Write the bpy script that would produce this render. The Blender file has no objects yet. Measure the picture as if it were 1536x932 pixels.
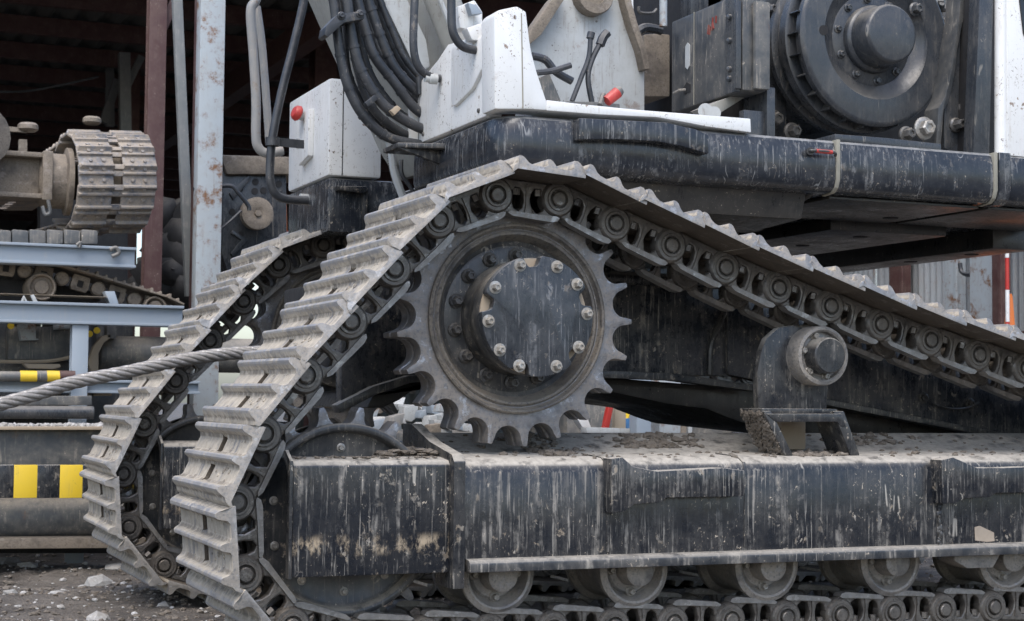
import bpy, bmesh, math, random
from mathutils import Vector, Matrix, noise as mnoise
random.seed(7)
sc = bpy.context.scene
COL = sc.collection
PI = math.pi
# ---------------------------------------------------------------- camera
F = 2500.0                                  # focal length in photo pixels (1536 wide)
CAM = Vector((0.0, -5.641, 0.95))
RW = ((0.92106, 0.02933957, 0.38831388), (-0.38931699, 0.04636478, 0.91993619), (0.00898644, -0.99849361, 0.05412714))
cd = bpy.data.cameras.new('camera'); cam = bpy.data.objects.new('camera', cd); COL.objects.link(cam)
cd.sensor_width = 36; cd.lens = 36*F/1536; cd.clip_end = 500; cd.clip_start = .05
cam.matrix_world = Matrix(((RW[0][0], -RW[0][1], -RW[0][2], CAM.x), (RW[1][0], -RW[1][1], -RW[1][2], CAM.y),
                           (RW[2][0], -RW[2][1], -RW[2][2], CAM.z), (0, 0, 0, 1)))
cd.dof.use_dof = True; cd.dof.focus_distance = 6.2; cd.dof.aperture_fstop = 9.0
sc.camera = cam
# ---------------------------------------------------------------- light
world = bpy.data.worlds.new('World'); sc.world = world; world.use_nodes = True
wn = world.node_tree.nodes; wl = world.node_tree.links
sky = wn.new('ShaderNodeTexSky'); sky.sky_type = 'NISHITA'; sky.sun_disc = False
SUN_EL, SUN_AZ = math.radians(58), math.radians(215)        # azimuth from +Y clockwise
sky.sun_elevation = SUN_EL; sky.sun_rotation = SUN_AZ; sky.air_density = 1.0; sky.dust_density = 2.5; sky.ozone_density = 1.0
wl.new(sky.outputs[0], wn['Background'].inputs[0]); wn['Background'].inputs[1].default_value = 0.15
sd = bpy.data.lights.new('sun', 'SUN'); sd.energy = 0.95; sd.angle = math.radians(40); sd.color = (1, .985, .965)
so = bpy.data.objects.new('sun', sd); COL.objects.link(so)
sv = Vector((math.sin(SUN_AZ)*math.cos(SUN_EL), math.cos(SUN_AZ)*math.cos(SUN_EL), math.sin(SUN_EL)))
so.rotation_euler = sv.to_track_quat('Z', 'Y').to_euler(); so.location = (0, -8, 12)
vs = sc.view_settings; vs.view_transform = 'Standard'; vs.look = 'None'; vs.exposure = 1.12; vs.gamma = 1; vs.use_curve_mapping = False
# ---------------------------------------------------------------- geometry helpers
def W(px, py, Y):
    u, v = (px-768)/F, (py-466)/F
    r = [RW[i][0]*u + RW[i][1]*v + RW[i][2] for i in range(3)]
    t = (Y-CAM.y)/r[1]
    return Vector((CAM.x+r[0]*t, Y, CAM.z+r[2]*t))
def WX(px, py, X):
    u, v = (px-768)/F, (py-466)/F
    r = [RW[i][0]*u + RW[i][1]*v + RW[i][2] for i in range(3)]
    t = (X-CAM.x)/r[0]
    return Vector((X, CAM.y+r[1]*t, CAM.z+r[2]*t))
def perp(d):
    d = d.normalized(); a = Vector((0, 0, 1)) if abs(d.z) < .9 else Vector((1, 0, 0))
    u = d.cross(a).normalized(); return u, d.cross(u).normalized()
def smooth_path(pts, n=6, closed=False):
    P = [Vector(p) for p in pts]; out = []
    for i in range(len(P)-1):
        a = P[max(i-1, 0)]; b = P[i]; c = P[i+1]; d = P[min(i+2, len(P)-1)]
        for k in range(n):
            t = k/n
            out.append(.5*((2*b)+(c-a)*t+(2*a-5*b+4*c-d)*t*t+(3*b-a-3*c+d)*t**3))
    return out+[P[-1]]
class MB:
    def __init__(s): s.v = []; s.f = []; s.m = []
    def add(s, vs, fs, m=0):
        o = len(s.v); s.v += [tuple(v) for v in vs]; s.f += [tuple(i+o for i in f) for f in fs]; s.m += [m]*len(fs); return s
    def ring(s, A, B, m=0):            # two equal loops of points, walls and caps
        n = len(A); fs = [(i, (i+1) % n, n+(i+1) % n, n+i) for i in range(n)]
        return s.add(list(A)+list(B), fs+[tuple(range(n))[::-1], tuple(range(n, 2*n))], m)
    def prism(s, pts, a, b, ax='y', m=0):
        g = {'y': lambda p, h: (p[0], h, p[1]), 'x': lambda p, h: (h, p[0], p[1]), 'z': lambda p, h: (p[0], p[1], h)}[ax]
        return s.ring([g(p, a) for p in pts], [g(p, b) for p in pts], m)
    def slab(s, px, Y0, Y1, m=0):      # outline measured on the plane Y0, real thickness to Y1
        P = [W(a, b, Y0) for a, b in px]
        return s.prism([(p.x, p.z) for p in P], Y0, Y1, 'y', m)
    def box(s, x0, x1, y0, y1, z0, z1, m=0):
        return s.prism([(x0, z0), (x1, z0), (x1, z1), (x0, z1)], y0, y1, 'y', m)
    def bar(s, a, b, w, h, up=(0, 0, 1), m=0):
        a = Vector(a); b = Vector(b); d = (b-a).normalized(); u = d.cross(Vector(up)).normalized(); n = u.cross(d)
        q = [u*(i*w/2)+n*(j*h/2) for i, j in ((-1, -1), (1, -1), (1, 1), (-1, 1))]
        return s.ring([a+k for k in q], [b+k for k in q], m)
    def cyl(s, a, b, r, r2=None, seg=20, m=0):
        a = Vector(a); b = Vector(b); u, v = perp(b-a); r2 = r if r2 is None else r2
        c = [(math.cos(2*PI*i/seg), math.sin(2*PI*i/seg)) for i in range(seg)]
        return s.ring([a+(u*x+v*y)*r for x, y in c], [b+(u*x+v*y)*r2 for x, y in c], m)
    def lathe(s, prof, o, ax=(0, 1, 0), seg=40, m=0, a0=0.0):   # prof: (radius, distance along axis); closed solid when it starts and ends at r=0
        o = Vector(o); d = Vector(ax).normalized(); u, v = perp(d); vs = []; fs = []
        for r, h in prof:
            for i in range(seg):
                t = a0+2*PI*i/seg; vs.append(o+d*h+(u*math.cos(t)+v*math.sin(t))*max(r, 1e-5))
        for k in range(len(prof)-1):
            for i in range(seg):
                j = (i+1) % seg; fs.append((k*seg+i, k*seg+j, (k+1)*seg+j, (k+1)*seg+i))
        return s.add(vs, fs, m)
    def tube(s, pts, r, seg=10, m=0, n=6, sm=True, rf=None):
        P = smooth_path(pts, n) if sm and len(pts) > 2 else [Vector(p) for p in pts]
        vs = []; fs = []; u = None
        for i, p in enumerate(P):
            d = (P[min(i+1, len(P)-1)]-P[max(i-1, 0)]).normalized()
            if u is None: u, v = perp(d)
            else:
                u = (u-d*u.dot(d)).normalized(); v = d.cross(u)
            rr = r if rf is None else rf(i/(len(P)-1))
            for k in range(seg):
                t = 2*PI*k/seg; vs.append(p+(u*math.cos(t)+v*math.sin(t))*rr)
        for i in range(len(P)-1):
            for k in range(seg):
                j = (k+1) % seg; fs.append((i*seg+k, i*seg+j, (i+1)*seg+j, (i+1)*seg+k))
        fs += [tuple(range(seg))[::-1], tuple(range((len(P)-1)*seg, len(P)*seg))]
        return s.add(vs, fs, m)
    def blob(s, c, r, m=0, sq=(1, 1, 1), jit=.3):           # an uneven clod or stone
        c = Vector(c); g = (1+5**.5)/2
        V = [(-1, g, 0), (1, g, 0), (-1, -g, 0), (1, -g, 0), (0, -1, g), (0, 1, g), (0, -1, -g), (0, 1, -g), (g, 0, -1), (g, 0, 1), (-g, 0, -1), (-g, 0, 1)]
        Fc = [(0, 11, 5), (0, 5, 1), (0, 1, 7), (0, 7, 10), (0, 10, 11), (1, 5, 9), (5, 11, 4), (11, 10, 2), (10, 7, 6), (7, 1, 8), (3, 9, 4), (3, 4, 2), (3, 2, 6), (3, 6, 8), (3, 8, 9), (4, 9, 5), (2, 4, 11), (6, 2, 10), (8, 6, 7), (9, 8, 1)]
        M = Matrix.Rotation(random.uniform(0, 6.3), 3, Vector((random.gauss(0, 1), random.gauss(0, 1), random.gauss(0, 1)+.01)).normalized())
        vs = []
        for q in V:
            k = M @ Vector(q); k = k*(r/1.9)*random.uniform(1-jit, 1+jit); vs.append(c+Vector((k.x*sq[0], k.y*sq[1], k.z*sq[2])))
        return s.add(vs, Fc, m)
    def mesh(s, name, mats, bevel=0, sharp=32, seg=2):
        me = bpy.data.meshes.new(name); me.from_pydata(s.v, [], s.f)
        for q in mats: me.materials.append(q)
        me.polygons.foreach_set('material_index', s.m)
        bm = bmesh.new(); bm.from_mesh(me); bmesh.ops.recalc_face_normals(bm, faces=bm.faces)
        if bevel:
            ed = [e for e in bm.edges if len(e.link_faces) == 2 and e.calc_face_angle(0) > .5]
            bmesh.ops.bevel(bm, geom=ed, offset=bevel, segments=seg, profile=.6, affect='EDGES', clamp_overlap=True)
        bm.to_mesh(me); bm.free()
        me.polygons.foreach_set('use_smooth', [True]*len(me.polygons)); me.set_sharp_from_angle(angle=math.radians(sharp)); me.update()
        return me
    def build(s, name, mats, parent=None, bevel=0, sharp=32, seg=2):
        if not isinstance(mats, (list, tuple)): mats = [mats]
        return link(name, s.mesh(name, mats, bevel, sharp, seg), parent)
def link(name, data, parent=None):
    o = bpy.data.objects.new(name, data); COL.objects.link(o)
    if parent is not None: setp(o, parent)
    return o
BASE = {}
def setp(o, p):
    o.parent = p
    if p.name in BASE: o.matrix_parent_inverse = Matrix.Translation(-BASE[p.name])
def tag(o, label, cat, group=None):
    o['label'] = label; o['category'] = cat
    if group: o['group'] = group
    return o
def thing(name, label, cat, base, group=None):
    o = bpy.data.objects.new(name, None); COL.objects.link(o); o.location = base; BASE[o.name] = Vector(base); o.empty_display_size = .1
    return tag(o, label, cat, group)
def circ(cx, cz, r, n, a0=0, a1=2*PI, end=False):
    k = n-1 if end else n
    return [(cx+r*math.cos(a0+(a1-a0)*i/k), cz+r*math.sin(a0+(a1-a0)*i/k)) for i in range(n)]
# ---------------------------------------------------------------- materials
class NT:
    def __init__(s, name):
        s.mat = bpy.data.materials.new(name); s.mat.use_nodes = True; s.n = s.mat.node_tree.nodes; s.l = s.mat.node_tree.links
        s.b = s.n['Principled BSDF']; tc = s.n.new('ShaderNodeTexCoord'); oi = s.n.new('ShaderNodeObjectInfo')
        mu = s.n.new('ShaderNodeVectorMath'); mu.operation = 'SCALE'; mu.inputs[0].default_value = (31, 17, 23); s.l.new(oi.outputs['Random'], mu.inputs['Scale'])
        ad = s.n.new('ShaderNodeVectorMath'); s.l.new(tc.outputs['Object'], ad.inputs[0]); s.l.new(mu.outputs[0], ad.inputs[1])
        s.co = ad.outputs[0]; s.raw = tc.outputs['Object']
        g = s.n.new('ShaderNodeNewGeometry'); sp = s.n.new('ShaderNodeSeparateXYZ'); s.l.new(g.outputs['Normal'], sp.inputs[0]); s.nz = sp.outputs[2]
        s.rnd = oi.outputs['Random']
    def noise(s, scale, det=3, rough=.6, stretch=None, off=(0, 0, 0), raw=False, dist=0):
        t = s.n.new('ShaderNodeTexNoise'); t.inputs['Scale'].default_value = scale; t.inputs['Detail'].default_value = det; t.inputs['Roughness'].default_value = rough; t.inputs['Distortion'].default_value = dist
        m = s.n.new('ShaderNodeMapping'); m.inputs['Scale'].default_value = stretch or (1, 1, 1); m.inputs['Location'].default_value = off
        s.l.new(s.raw if raw else s.co, m.inputs[0]); s.l.new(m.outputs[0], t.inputs[0]); return t.outputs[0]
    def ramp(s, x, a, b, lo=0, hi=1):
        r = s.n.new('ShaderNodeMapRange'); r.interpolation_type = 'SMOOTHSTEP'
        for k, v in zip((1, 2, 3, 4), (a, b, lo, hi)): r.inputs[k].default_value = v
        s.l.new(x, r.inputs[0]); return r.outputs[0]
    def mul(s, a, b, op='MULTIPLY', clamp=True):
        m = s.n.new('ShaderNodeMath'); m.operation = op; m.use_clamp = clamp
        for i, q in enumerate((a, b)):
            if isinstance(q, (int, float)): m.inputs[i].default_value = q
            else: s.l.new(q, m.inputs[i])
        return m.outputs[0]
    def mix(s, f, a, b):
        m = s.n.new('ShaderNodeMix'); m.data_type = 'RGBA'
        for i, q in ((0, f), (6, a), (7, b)):
            if isinstance(q, (int, float)): m.inputs[i].default_value = q
            elif isinstance(q, tuple): m.inputs[i].default_value = (*q, 1)
            else: s.l.new(q, m.inputs[i])
        return m.outputs[2]
    def out(s, col, rough, metal=0, bump=None, bstr=.2, bdist=.01):
        for k, q in (('Base Color', col), ('Roughness', rough), ('Metallic', metal)):
            if isinstance(q, (int, float)): s.b.inputs[k].default_value = q
            elif isinstance(q, tuple): s.b.inputs[k].default_value = (*q, 1)
            else: s.l.new(q, s.b.inputs[k])
        if bump is not None:
            bn = s.n.new('ShaderNodeBump'); bn.inputs['Strength'].default_value = bstr; bn.inputs['Distance'].default_value = bdist
            s.l.new(bump, bn.inputs['Height']); s.l.new(bn.outputs[0], s.b.inputs['Normal'])
        return s.mat
DUST = (.38, .342, .285)
CHIP = (.50, .43, .34)
def painted(name, col, rough=.38, dust=.8, streak=.5, speck=.35, dustcol=DUST, rust=0.0, haze=.25, fine=.5, chip=CHIP, band=None, scr=.0, sth=0.0, runs=None, blot=0, spots=0):
    """dirty paint: dust film, runs of dried mud down the sides, chips, scratches, dust lying on what faces up"""
    t = NT(name)
    big = t.noise(2.1, 4, .6); med = t.noise(9, 5, .68, off=(3, 1, 7)); mott = t.noise(46, 4, .72, (1, 1, .45), (9, 2, 2))
    c = t.mix(t.mul(t.ramp(med, .32, .75), haze), col, tuple(.45*a+.55*b for a, b in zip(col, dustcol)))
    st = None
    if streak:
        for sc_, zs, lo, hi, msk, k in ((13, .06, .50, .74, big, .40), (36, .05, .53, .68, med, .85), (95, .06, .555, .66, big, 1.0)):
            r = t.mul(t.mul(t.ramp(t.noise(sc_, 3, .62, (1, 1, zs), (5, sc_, 5)), lo, hi), t.ramp(msk, .42, .60)), streak*k)
            st = r if st is None else t.mul(st, r, 'MAXIMUM')
        if runs:
            sx0 = t.n.new('ShaderNodeSeparateXYZ'); t.l.new(t.raw, sx0.inputs[0]); dz = t.mul(runs[0], sx0.outputs[2], 'SUBTRACT', False)
            ln_ = t.ramp(t.noise(48, 3, .7, (1, 1, .004), (1, 7, 3)), .36, .70, .0, runs[1]); q_ = t.mul(ln_, dz, 'SUBTRACT', False)
            dr = t.mul(t.mul(t.ramp(q_, 0, .05), t.ramp(t.noise(95, 2, .6, (1, 1, .02), (3, 7, 3)), .52, .68)), t.ramp(t.noise(1.7, 3, .6, (1, 1, .2), (8, 3, 3)), .42, .60, .12, 1))
            st = t.mul(st, t.mul(dr, .55), 'MAXIMUM')
        st = t.mul(st, t.ramp(mott, .34, .60, .12, 1))
        c = t.mix(st, c, dustcol)
    else: st = t.mul(mott, 0)
    if speck:
        sp1 = t.noise(58, 5, .62, off=(2, 8, 1), dist=.8); sp2 = t.noise(130, 3, .6, (1, 1, .55), (4, 8, 1), dist=.6)
        spk = t.mul(t.mul(t.ramp(sp1, .665-sth, .685-sth), t.ramp(sp2, .655-sth*.5, .69-sth*.5), 'MAXIMUM'), t.ramp(med, .46, .62, .04, 1))
        c = t.mix(t.mul(spk, speck*2), c, chip)
        if blot:
            bl = t.mul(t.ramp(t.noise(24, 6, .72, (1, 1, .75), (11, 5, 9), dist=.5), .585, .63), t.ramp(t.noise(3.1, 3, .6, off=(5, 9, 1)), .42, .58)); c = t.mix(t.mul(bl, blot), c, t.mix(t.ramp(mott, .4, .6), dustcol, (.30, .245, .18)))
        if spots:
            so_ = t.mul(t.ramp(t.noise(17, 4, .6, (1, 1, .8), (2, 5, 2)), .68, .71), spots); c = t.mix(so_, c, (.16, .085, .035))
    if scr:
        for k, (rt, sd) in enumerate(((.9, 3), (-1.2, 8))):
            nn = t.n.new('ShaderNodeTexNoise'); nn.inputs['Scale'].default_value = 8; nn.inputs['Detail'].default_value = 1.5
            mp = t.n.new('ShaderNodeMapping'); mp.inputs['Rotation'].default_value = (0, rt, 0); mp.inputs['Scale'].default_value = (1, 1, .03); mp.inputs['Location'].default_value = (sd, sd, sd)
            t.l.new(t.co, mp.inputs[0]); t.l.new(mp.outputs[0], nn.inputs[0])
            ln = t.mul(t.mul(nn.outputs[0], .5, 'SUBTRACT', False), 0, 'ADD', False); ab = t.mul(ln, ln, clamp=False)
            c = t.mix(t.mul(t.mul(t.ramp(ab, .0, .000015, 1, 0), t.ramp(t.noise(7, 2, .5, off=(sd, 4, sd)), .58, .64)), scr), c, dustcol)
    if band:
        sx = t.n.new('ShaderNodeSeparateXYZ'); t.l.new(t.raw, sx.inputs[0])
        bz = t.mul(t.ramp(sx.outputs[2], band[0]-.02, band[0]+.012), t.ramp(sx.outputs[2], band[1], band[1]+.04, 1, 0))
        c = t.mix(t.mul(bz, t.ramp(t.noise(22, 5, .75, (1, 1, .5), (6, 6, 6)), .47, .66)), c, (.42, .34, .24))
    if rust:
        ru = t.mul(t.ramp(t.noise(6, 7, .78, off=(7, 7, 7)), .62-.1*rust, .68), rust); c = t.mix(ru, c, (.17, .085, .04))
    up = t.mul(t.ramp(t.nz, .25, .85), t.ramp(t.noise(14, 5, .7, off=(1, 2, 3)), .25, .52)); up = t.mul(up, dust)
    c = t.mix(up, c, t.mix(t.ramp(mott, .35, .7), dustcol, tuple(q*.72 for q in dustcol)))
    d = t.mul(t.mul(up, st, 'MAXIMUM'), t.mul(t.ramp(med, .35, .75), haze*.7), 'ADD')
    r = t.mul(t.mul(d, .9-rough), rough, 'ADD'); r = t.mul(r, t.ramp(mott, .3, .7, -.05, .08), 'ADD')
    return t.out(c, r, 0, t.mul(t.mul(med, fine), t.mul(mott, .35), 'ADD', False), .25, .006)
def steel(name, col, rough=.55, metal=.35, mud=.5, mudcol=DUST, wet=None, scale=1.0, updust=.4, grease=.5, edge=.6):
    t = NT(name)
    a = t.noise(7*scale, 5, .65); b = t.noise(38*scale, 4, .7, off=(4, 4, 1)); c0 = t.noise(110*scale, 3, .6, off=(8, 1, 1))
    c = t.mix(t.mul(t.ramp(b, .35, .65), .6), col, tuple(q*.45 for q in col))
    c = t.mix(t.mul(t.ramp(a, .48, .7), grease), c, tuple(q*.3 for q in col))
    md = t.mul(t.mul(t.ramp(a, .30, .58), t.ramp(c0, .25, .55)), mud)
    c = t.mix(md, c, mudcol)
    up = t.mul(t.mul(t.ramp(t.nz, .2, .9), t.ramp(b, .3, .55)), updust)
    c = t.mix(up, c, mudcol)
    eg = t.mul(t.mul(t.ramp(t.noise(19*scale, 4, .7, off=(6, 3, 2)), .56, .66), t.ramp(b, .3, .5)), edge); c = t.mix(eg, c, tuple(min(.55, q*1.5+.06) for q in col))
    d = t.mul(t.mul(md, up, 'MAXIMUM'), eg, 'SUBTRACT')
    return t.out(c, t.mul(t.mul(d, .92-rough), rough, 'ADD'), t.mul(t.mul(d, -metal, clamp=False), metal, 'ADD'), t.mul(b, t.mul(c0, .5), 'ADD', False), .35, .005)
M = {}
LG = (.40, .40, .39)
M['black'] = painted('dirty_black_paint', (.008, .0105, .0155), .20, .95, .50, .6, dustcol=(.44, .41, .36), haze=.14, scr=.7, runs=(.74, .42), blot=.75)
M['boxblack'] = painted('mud_banded_black_paint', (.008, .0105, .0155), .20, .95, .55, .55, dustcol=(.44, .41, .36), haze=.10, band=(.425, .455), scr=.7, runs=(.75, .40), blot=.7)
M['black2'] = painted('dusty_black_paint', (.010, .0125, .017), .25, .95, .55, .5, dustcol=(.40, .37, .32), haze=.22, blot=.6)
M['carb'] = painted('carbody_blue_black_paint', (.022, .027, .036), .24, .9, .75, .7, dustcol=(.40, .37, .32), haze=.3, blot=.7)
M['flange'] = painted('flange_paint', (.022, .026, .032), .3, .65, .7, .6, dustcol=(.40, .37, .32), haze=.4, blot=.6)
M['cover'] = painted('hub_cover_paint', (.014, .018, .024), .27, .5, .3, .3, dustcol=(.34, .345, .35), haze=.22, scr=1.0, blot=.35)
M['deck'] = painted('deck_black_paint', (.012, .0155, .022), .17, .5, .5, .4, dustcol=LG, haze=.12, runs=(2.0, .22), blot=.25, scr=.5)
M['under'] = painted('underside_paint', (.024, .024, .024), .28, .2, .3, .3, dustcol=(.13, .115, .095), haze=.5)
M['white'] = painted('chipped_white_paint', (.70, .71, .70), .36, .4, .40, .5, sth=.045, dustcol=(.40, .35, .27), haze=.14, rust=.2, fine=.2, chip=(.10, .065, .04), spots=.8)
M['cream'] = painted('dull_cream_paint', (.36, .36, .33), .45, .4, .6, .4, dustcol=(.20, .18, .155), haze=.6, chip=(.15, .13, .1))
M['greyw'] = painted('worn_grey_white_paint', (.42, .44, .44), .45, .3, .55, .5, sth=.03, dustcol=(.22, .20, .17), haze=.5, rust=.5, chip=(.10, .09, .08))
M['wornrail'] = painted('worn_grey_rail_paint', (.20, .205, .205), .5, .3, .5, .4, dustcol=(.38, .33, .27), haze=.5, rust=.8)
M['winch'] = painted('graphite_paint', (.029, .034, .041), .25, .35, .15, .15, haze=.15, fine=.25, scr=.4)
M['graph'] = painted('cabinet_black_paint', (.040, .045, .050), .32, .35, .35, .35, haze=.35, scr=.5)
M['grey'] = painted('blue_grey_paint', (.27, .32, .37), .5, .35, .3, .25, dustcol=(.38, .37, .35), haze=.2)
M['galv'] = painted('rusty_light_grey_paint', (.35, .39, .41), .5, .2, .4, .3, dustcol=(.24, .19, .14), haze=.3, rust=1.3)
M['pole'] = painted('dull_grey_pole_paint', (.15, .16, .16), .55, .2, .6, .3, dustcol=(.32, .31, .29), haze=.5)
M['maroon'] = painted('maroon_primer', (.060, .024, .022), .6, .2, .25, .25, dustcol=(.22, .17, .14), haze=.35)
M['yellow'] = painted('yellow_paint', (.72, .50, .03), .5, .2, .25, .2, dustcol=(.3, .24, .12), haze=.1, chip=(.1, .09, .07))
M['red'] = painted('red_plastic', (.42, .028, .022), .4, .2, .1, .1, haze=.1)
M['redmark'] = painted('faded_red_marking', (.22, .035, .03), .5, .2, .3, .3, haze=.4)
M['orange'] = painted('orange_paint', (.62, .17, .04), .5, .1, .1, .1, haze=.1)
M['blue'] = painted('blue_paint', (.04, .16, .36), .5, .1, .1, .1, haze=.1)
M['wood'] = painted('weathered_board', (.34, .29, .22), .8, .2, .4, .2, haze=.4)
M['rubber'] = painted('black_rubber', (.018, .021, .026), .36, .2, .0, .2, dustcol=(.26, .26, .26), haze=.25, fine=.25, blot=.3)
def shoe_mat():
    t = NT('dried_mud_track_shoe')
    a = t.noise(6, 5, .65); b = t.noise(30, 4, .7, off=(4, 4, 1)); run = t.noise(34, 4, .65, (.16, 1, 1), (2, 2, 2)); f = t.noise(120, 3, .6, off=(8, 1, 1))
    c = t.mix(t.ramp(b, .3, .7), (.43, .385, .315), (.30, .268, .22))
    gm = t.mul(t.ramp(run, .50, .64), t.ramp(a, .36, .58)); c = t.mix(t.mul(gm, .9), c, (.13, .135, .15))
    c = t.mix(t.mul(t.mul(t.ramp(f, .62, .68), t.ramp(a, .4, .6)), .7), c, (.09, .08, .07))
    sx = t.n.new('ShaderNodeSeparateXYZ'); t.l.new(t.raw, sx.inputs[0])
    h = t.mul(sx.outputs[2], t.mul(sx.outputs[0], .06, clamp=False), 'ADD', False)                       # height above the plate
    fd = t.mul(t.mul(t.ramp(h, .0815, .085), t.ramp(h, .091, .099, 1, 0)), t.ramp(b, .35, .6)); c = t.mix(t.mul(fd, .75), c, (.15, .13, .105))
    w = t.mul(t.ramp(h, .106, .116), t.ramp(run, .36, .52, .15, 1)); c = t.mix(t.mul(w, .75), c, (.33, .335, .35))
    met = t.mul(w, .45)
    return t.out(c, t.mul(t.mul(t.mul(w, gm, 'MAXIMUM'), -.38, clamp=False), .88, 'ADD'), met, t.mul(b, t.mul(f, .5), 'ADD', False), .45, .006)
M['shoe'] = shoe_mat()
M['shoeend'] = steel('chipped_shoe_end', (.24, .24, .24), .36, .45, .5, (.36, .32, .265), updust=.2)
M['shoein'] = steel('greasy_underside_slot_shade', (.07, .058, .045), .6, .1, .45, (.12, .095, .07), updust=.1)
M['link'] = steel('oily_track_link', (.125, .118, .110), .27, .55, .40, (.22, .19, .155), updust=.4)
M['rail'] = steel('worn_link_rail', (.27, .265, .26), .28, .6, .45, (.27, .24, .20), updust=.3)
M['sprock'] = steel('worn_sprocket_steel', (.19, .195, .21), .33, .55, .60, (.30, .265, .225), updust=.5, edge=.9)
M['bolt'] = steel('bolt_steel', (.30, .29, .27), .35, .5, .5, (.38, .34, .28), updust=.4)
M['dbolt'] = steel('dark_bolt', (.05, .052, .056), .4, .2, .3, (.2, .18, .15), updust=.4)
M['wheel'] = painted('dusty_wheel_paint', (.024, .027, .031), .32, .85, .35, .9, haze=.32, blot=.6)
M['rim'] = steel('dusty_wheel_rim', (.085, .083, .082), .40, .35, .7, (.27, .235, .19), updust=.6)
M['roller'] = steel('dusty_roller_steel', (.19, .185, .18), .36, .4, .75, (.36, .325, .28), updust=.6)
M['dirt'] = steel('dry_dirt', (.12, .10, .08), .95, 0, .5, (.2, .175, .145), updust=.3)
M['rope'] = steel('wire_strand', (.30, .29, .28), .42, .5, .35, (.28, .25, .21), updust=.2, scale=2)
M['muddy'] = steel('muddy_brown_steel', (.15, .125, .10), .6, .15, .6, (.29, .245, .19), updust=.4)
M['muddyshoe'] = steel('scraped_muddy_shoe', (.16, .17, .19), .5, .3, .75, (.40, .33, .25), updust=.5, scale=2)
M['darkm'] = painted('dark_machine_paint', (.065, .072, .077), .5, .5, .6, .5, haze=.6, rust=.4)
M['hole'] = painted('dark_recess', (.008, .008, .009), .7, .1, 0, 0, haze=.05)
M['tan'] = painted('tan_mud', (.36, .29, .21), .9, .3, .2, .1, haze=.3)
M['roof'] = painted('old_dark_roof_sheet', (.085, .090, .088), .7, 0, .3, .1, dustcol=(.12, .1, .09), haze=.4)
M['sheet'] = painted('weathered_corrugated_sheet', (.30, .32, .33), .55, .1, .5, .1, dustcol=(.22, .17, .13), haze=.4, rust=.55)
M['stone'] = steel('pale_broken_concrete', (.42, .42, .41), .9, 0, .4, (.30, .27, .23), updust=.2, grease=.15)
M['glass'] = painted('dark_glass', (.01, .012, .016), .06, .05, 0, 0, haze=.03)
def ground_mat():
    t = NT('muddy_gravel_ground')
    a = t.noise(.9, 5, .6); b = t.noise(5, 6, .7, (.5, 2.2, 1)); c0 = t.noise(55, 5, .75, off=(3, 3, 3)); d = t.noise(22, 4, .7, off=(1, 9, 3))
    c = t.mix(t.ramp(b, .35, .65), (.075, .065, .055), (.155, .137, .117))
    c = t.mix(t.mul(t.ramp(a, .45, .65), .6), c, (.045, .040, .036))
    c = t.mix(t.mul(t.ramp(c0, .62, .70), .6), c, (.27, .26, .24))
    r = t.ramp(a, .4, .62, .9, .55)
    return t.out(c, r, 0, t.mul(t.mul(c0, .5), d, 'ADD', False), .8, .03)
M['ground'] = ground_mat()
def plain(name, col, rough=.5):
    t = NT(name); n = t.noise(30, 3); return t.out(t.mix(t.mul(t.ramp(n, .3, .7), .3), col, tuple(q*.6 for q in col)), rough, 0, n, .1, .004)
M['seam'] = plain('weathered_weld_sealant', (.28, .265, .215), .6)
M['paper'] = plain('old_paper_tag', (.36, .30, .235), .8)
# ================================================================ GROUND
def fbm(x, y):
    n1 = mnoise.fractal(Vector((x*.9, y*2.6, 3.1)), .8, 2.1, 3); n2 = mnoise.fractal(Vector((x*7, y*11, 1.7)), .7, 2.2, 4)
    return .030*n1+.011*n2+.018*math.sin(5.2*y+.7*math.sin(.9*x))
def gz(x, y):
    k = 1 if y < -.4 or y > 3.3 or x < 1.25 else .25
    return fbm(x, y)*k-.012
g = MB(); NX, NY = 210, 250
xs = [-1.5+7.5*i/NX for i in range(NX+1)]; ys = [-.8+6.8*j/NY for j in range(NY+1)]
xs = [-300, -60, -15]+xs+[9, 14, 60, 300]; ys = [-300, -40, -7]+ys+[9, 14, 40, 320]
gv = [(x, y, (gz(x, y)+random.gauss(0, .003)) if -1.5 <= x <= 6 and -.8 <= y <= 6 else -.012) for y in ys for x in xs]
n = len(xs); gf = [(j*n+i, j*n+i+1, (j+1)*n+i+1, (j+1)*n+i) for j in range(len(ys)-1) for i in range(n-1)]
g.add(gv, gf); o = g.build('ground', M['ground'], sharp=60); o['kind'] = 'structure'
gr = MB()
for k in range(7500):
    px = random.uniform(-60, 460) if random.random() < .55 else random.uniform(300, 1560); Y = random.uniform(.6, 6.5)
    p = W(px, 860, Y); x, y = p.x, Y
    if random.random() < .3: x += random.uniform(-.3, .3)
    r = random.choice((.004, .005, .006, .008, .012)); r *= random.uniform(.7, 1.4)
    gr.blob((x, y, gz(x, y)+r*.25), r, random.choice((0, 0, 0, 0, 1)), (1.2, 1, .7))
o = tag(gr.build('gravel', [M['dirt'], M['stone']], sharp=20), 'loose gravel and clods scattered over the mud', 'gravel'); o['kind'] = 'stuff'
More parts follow.
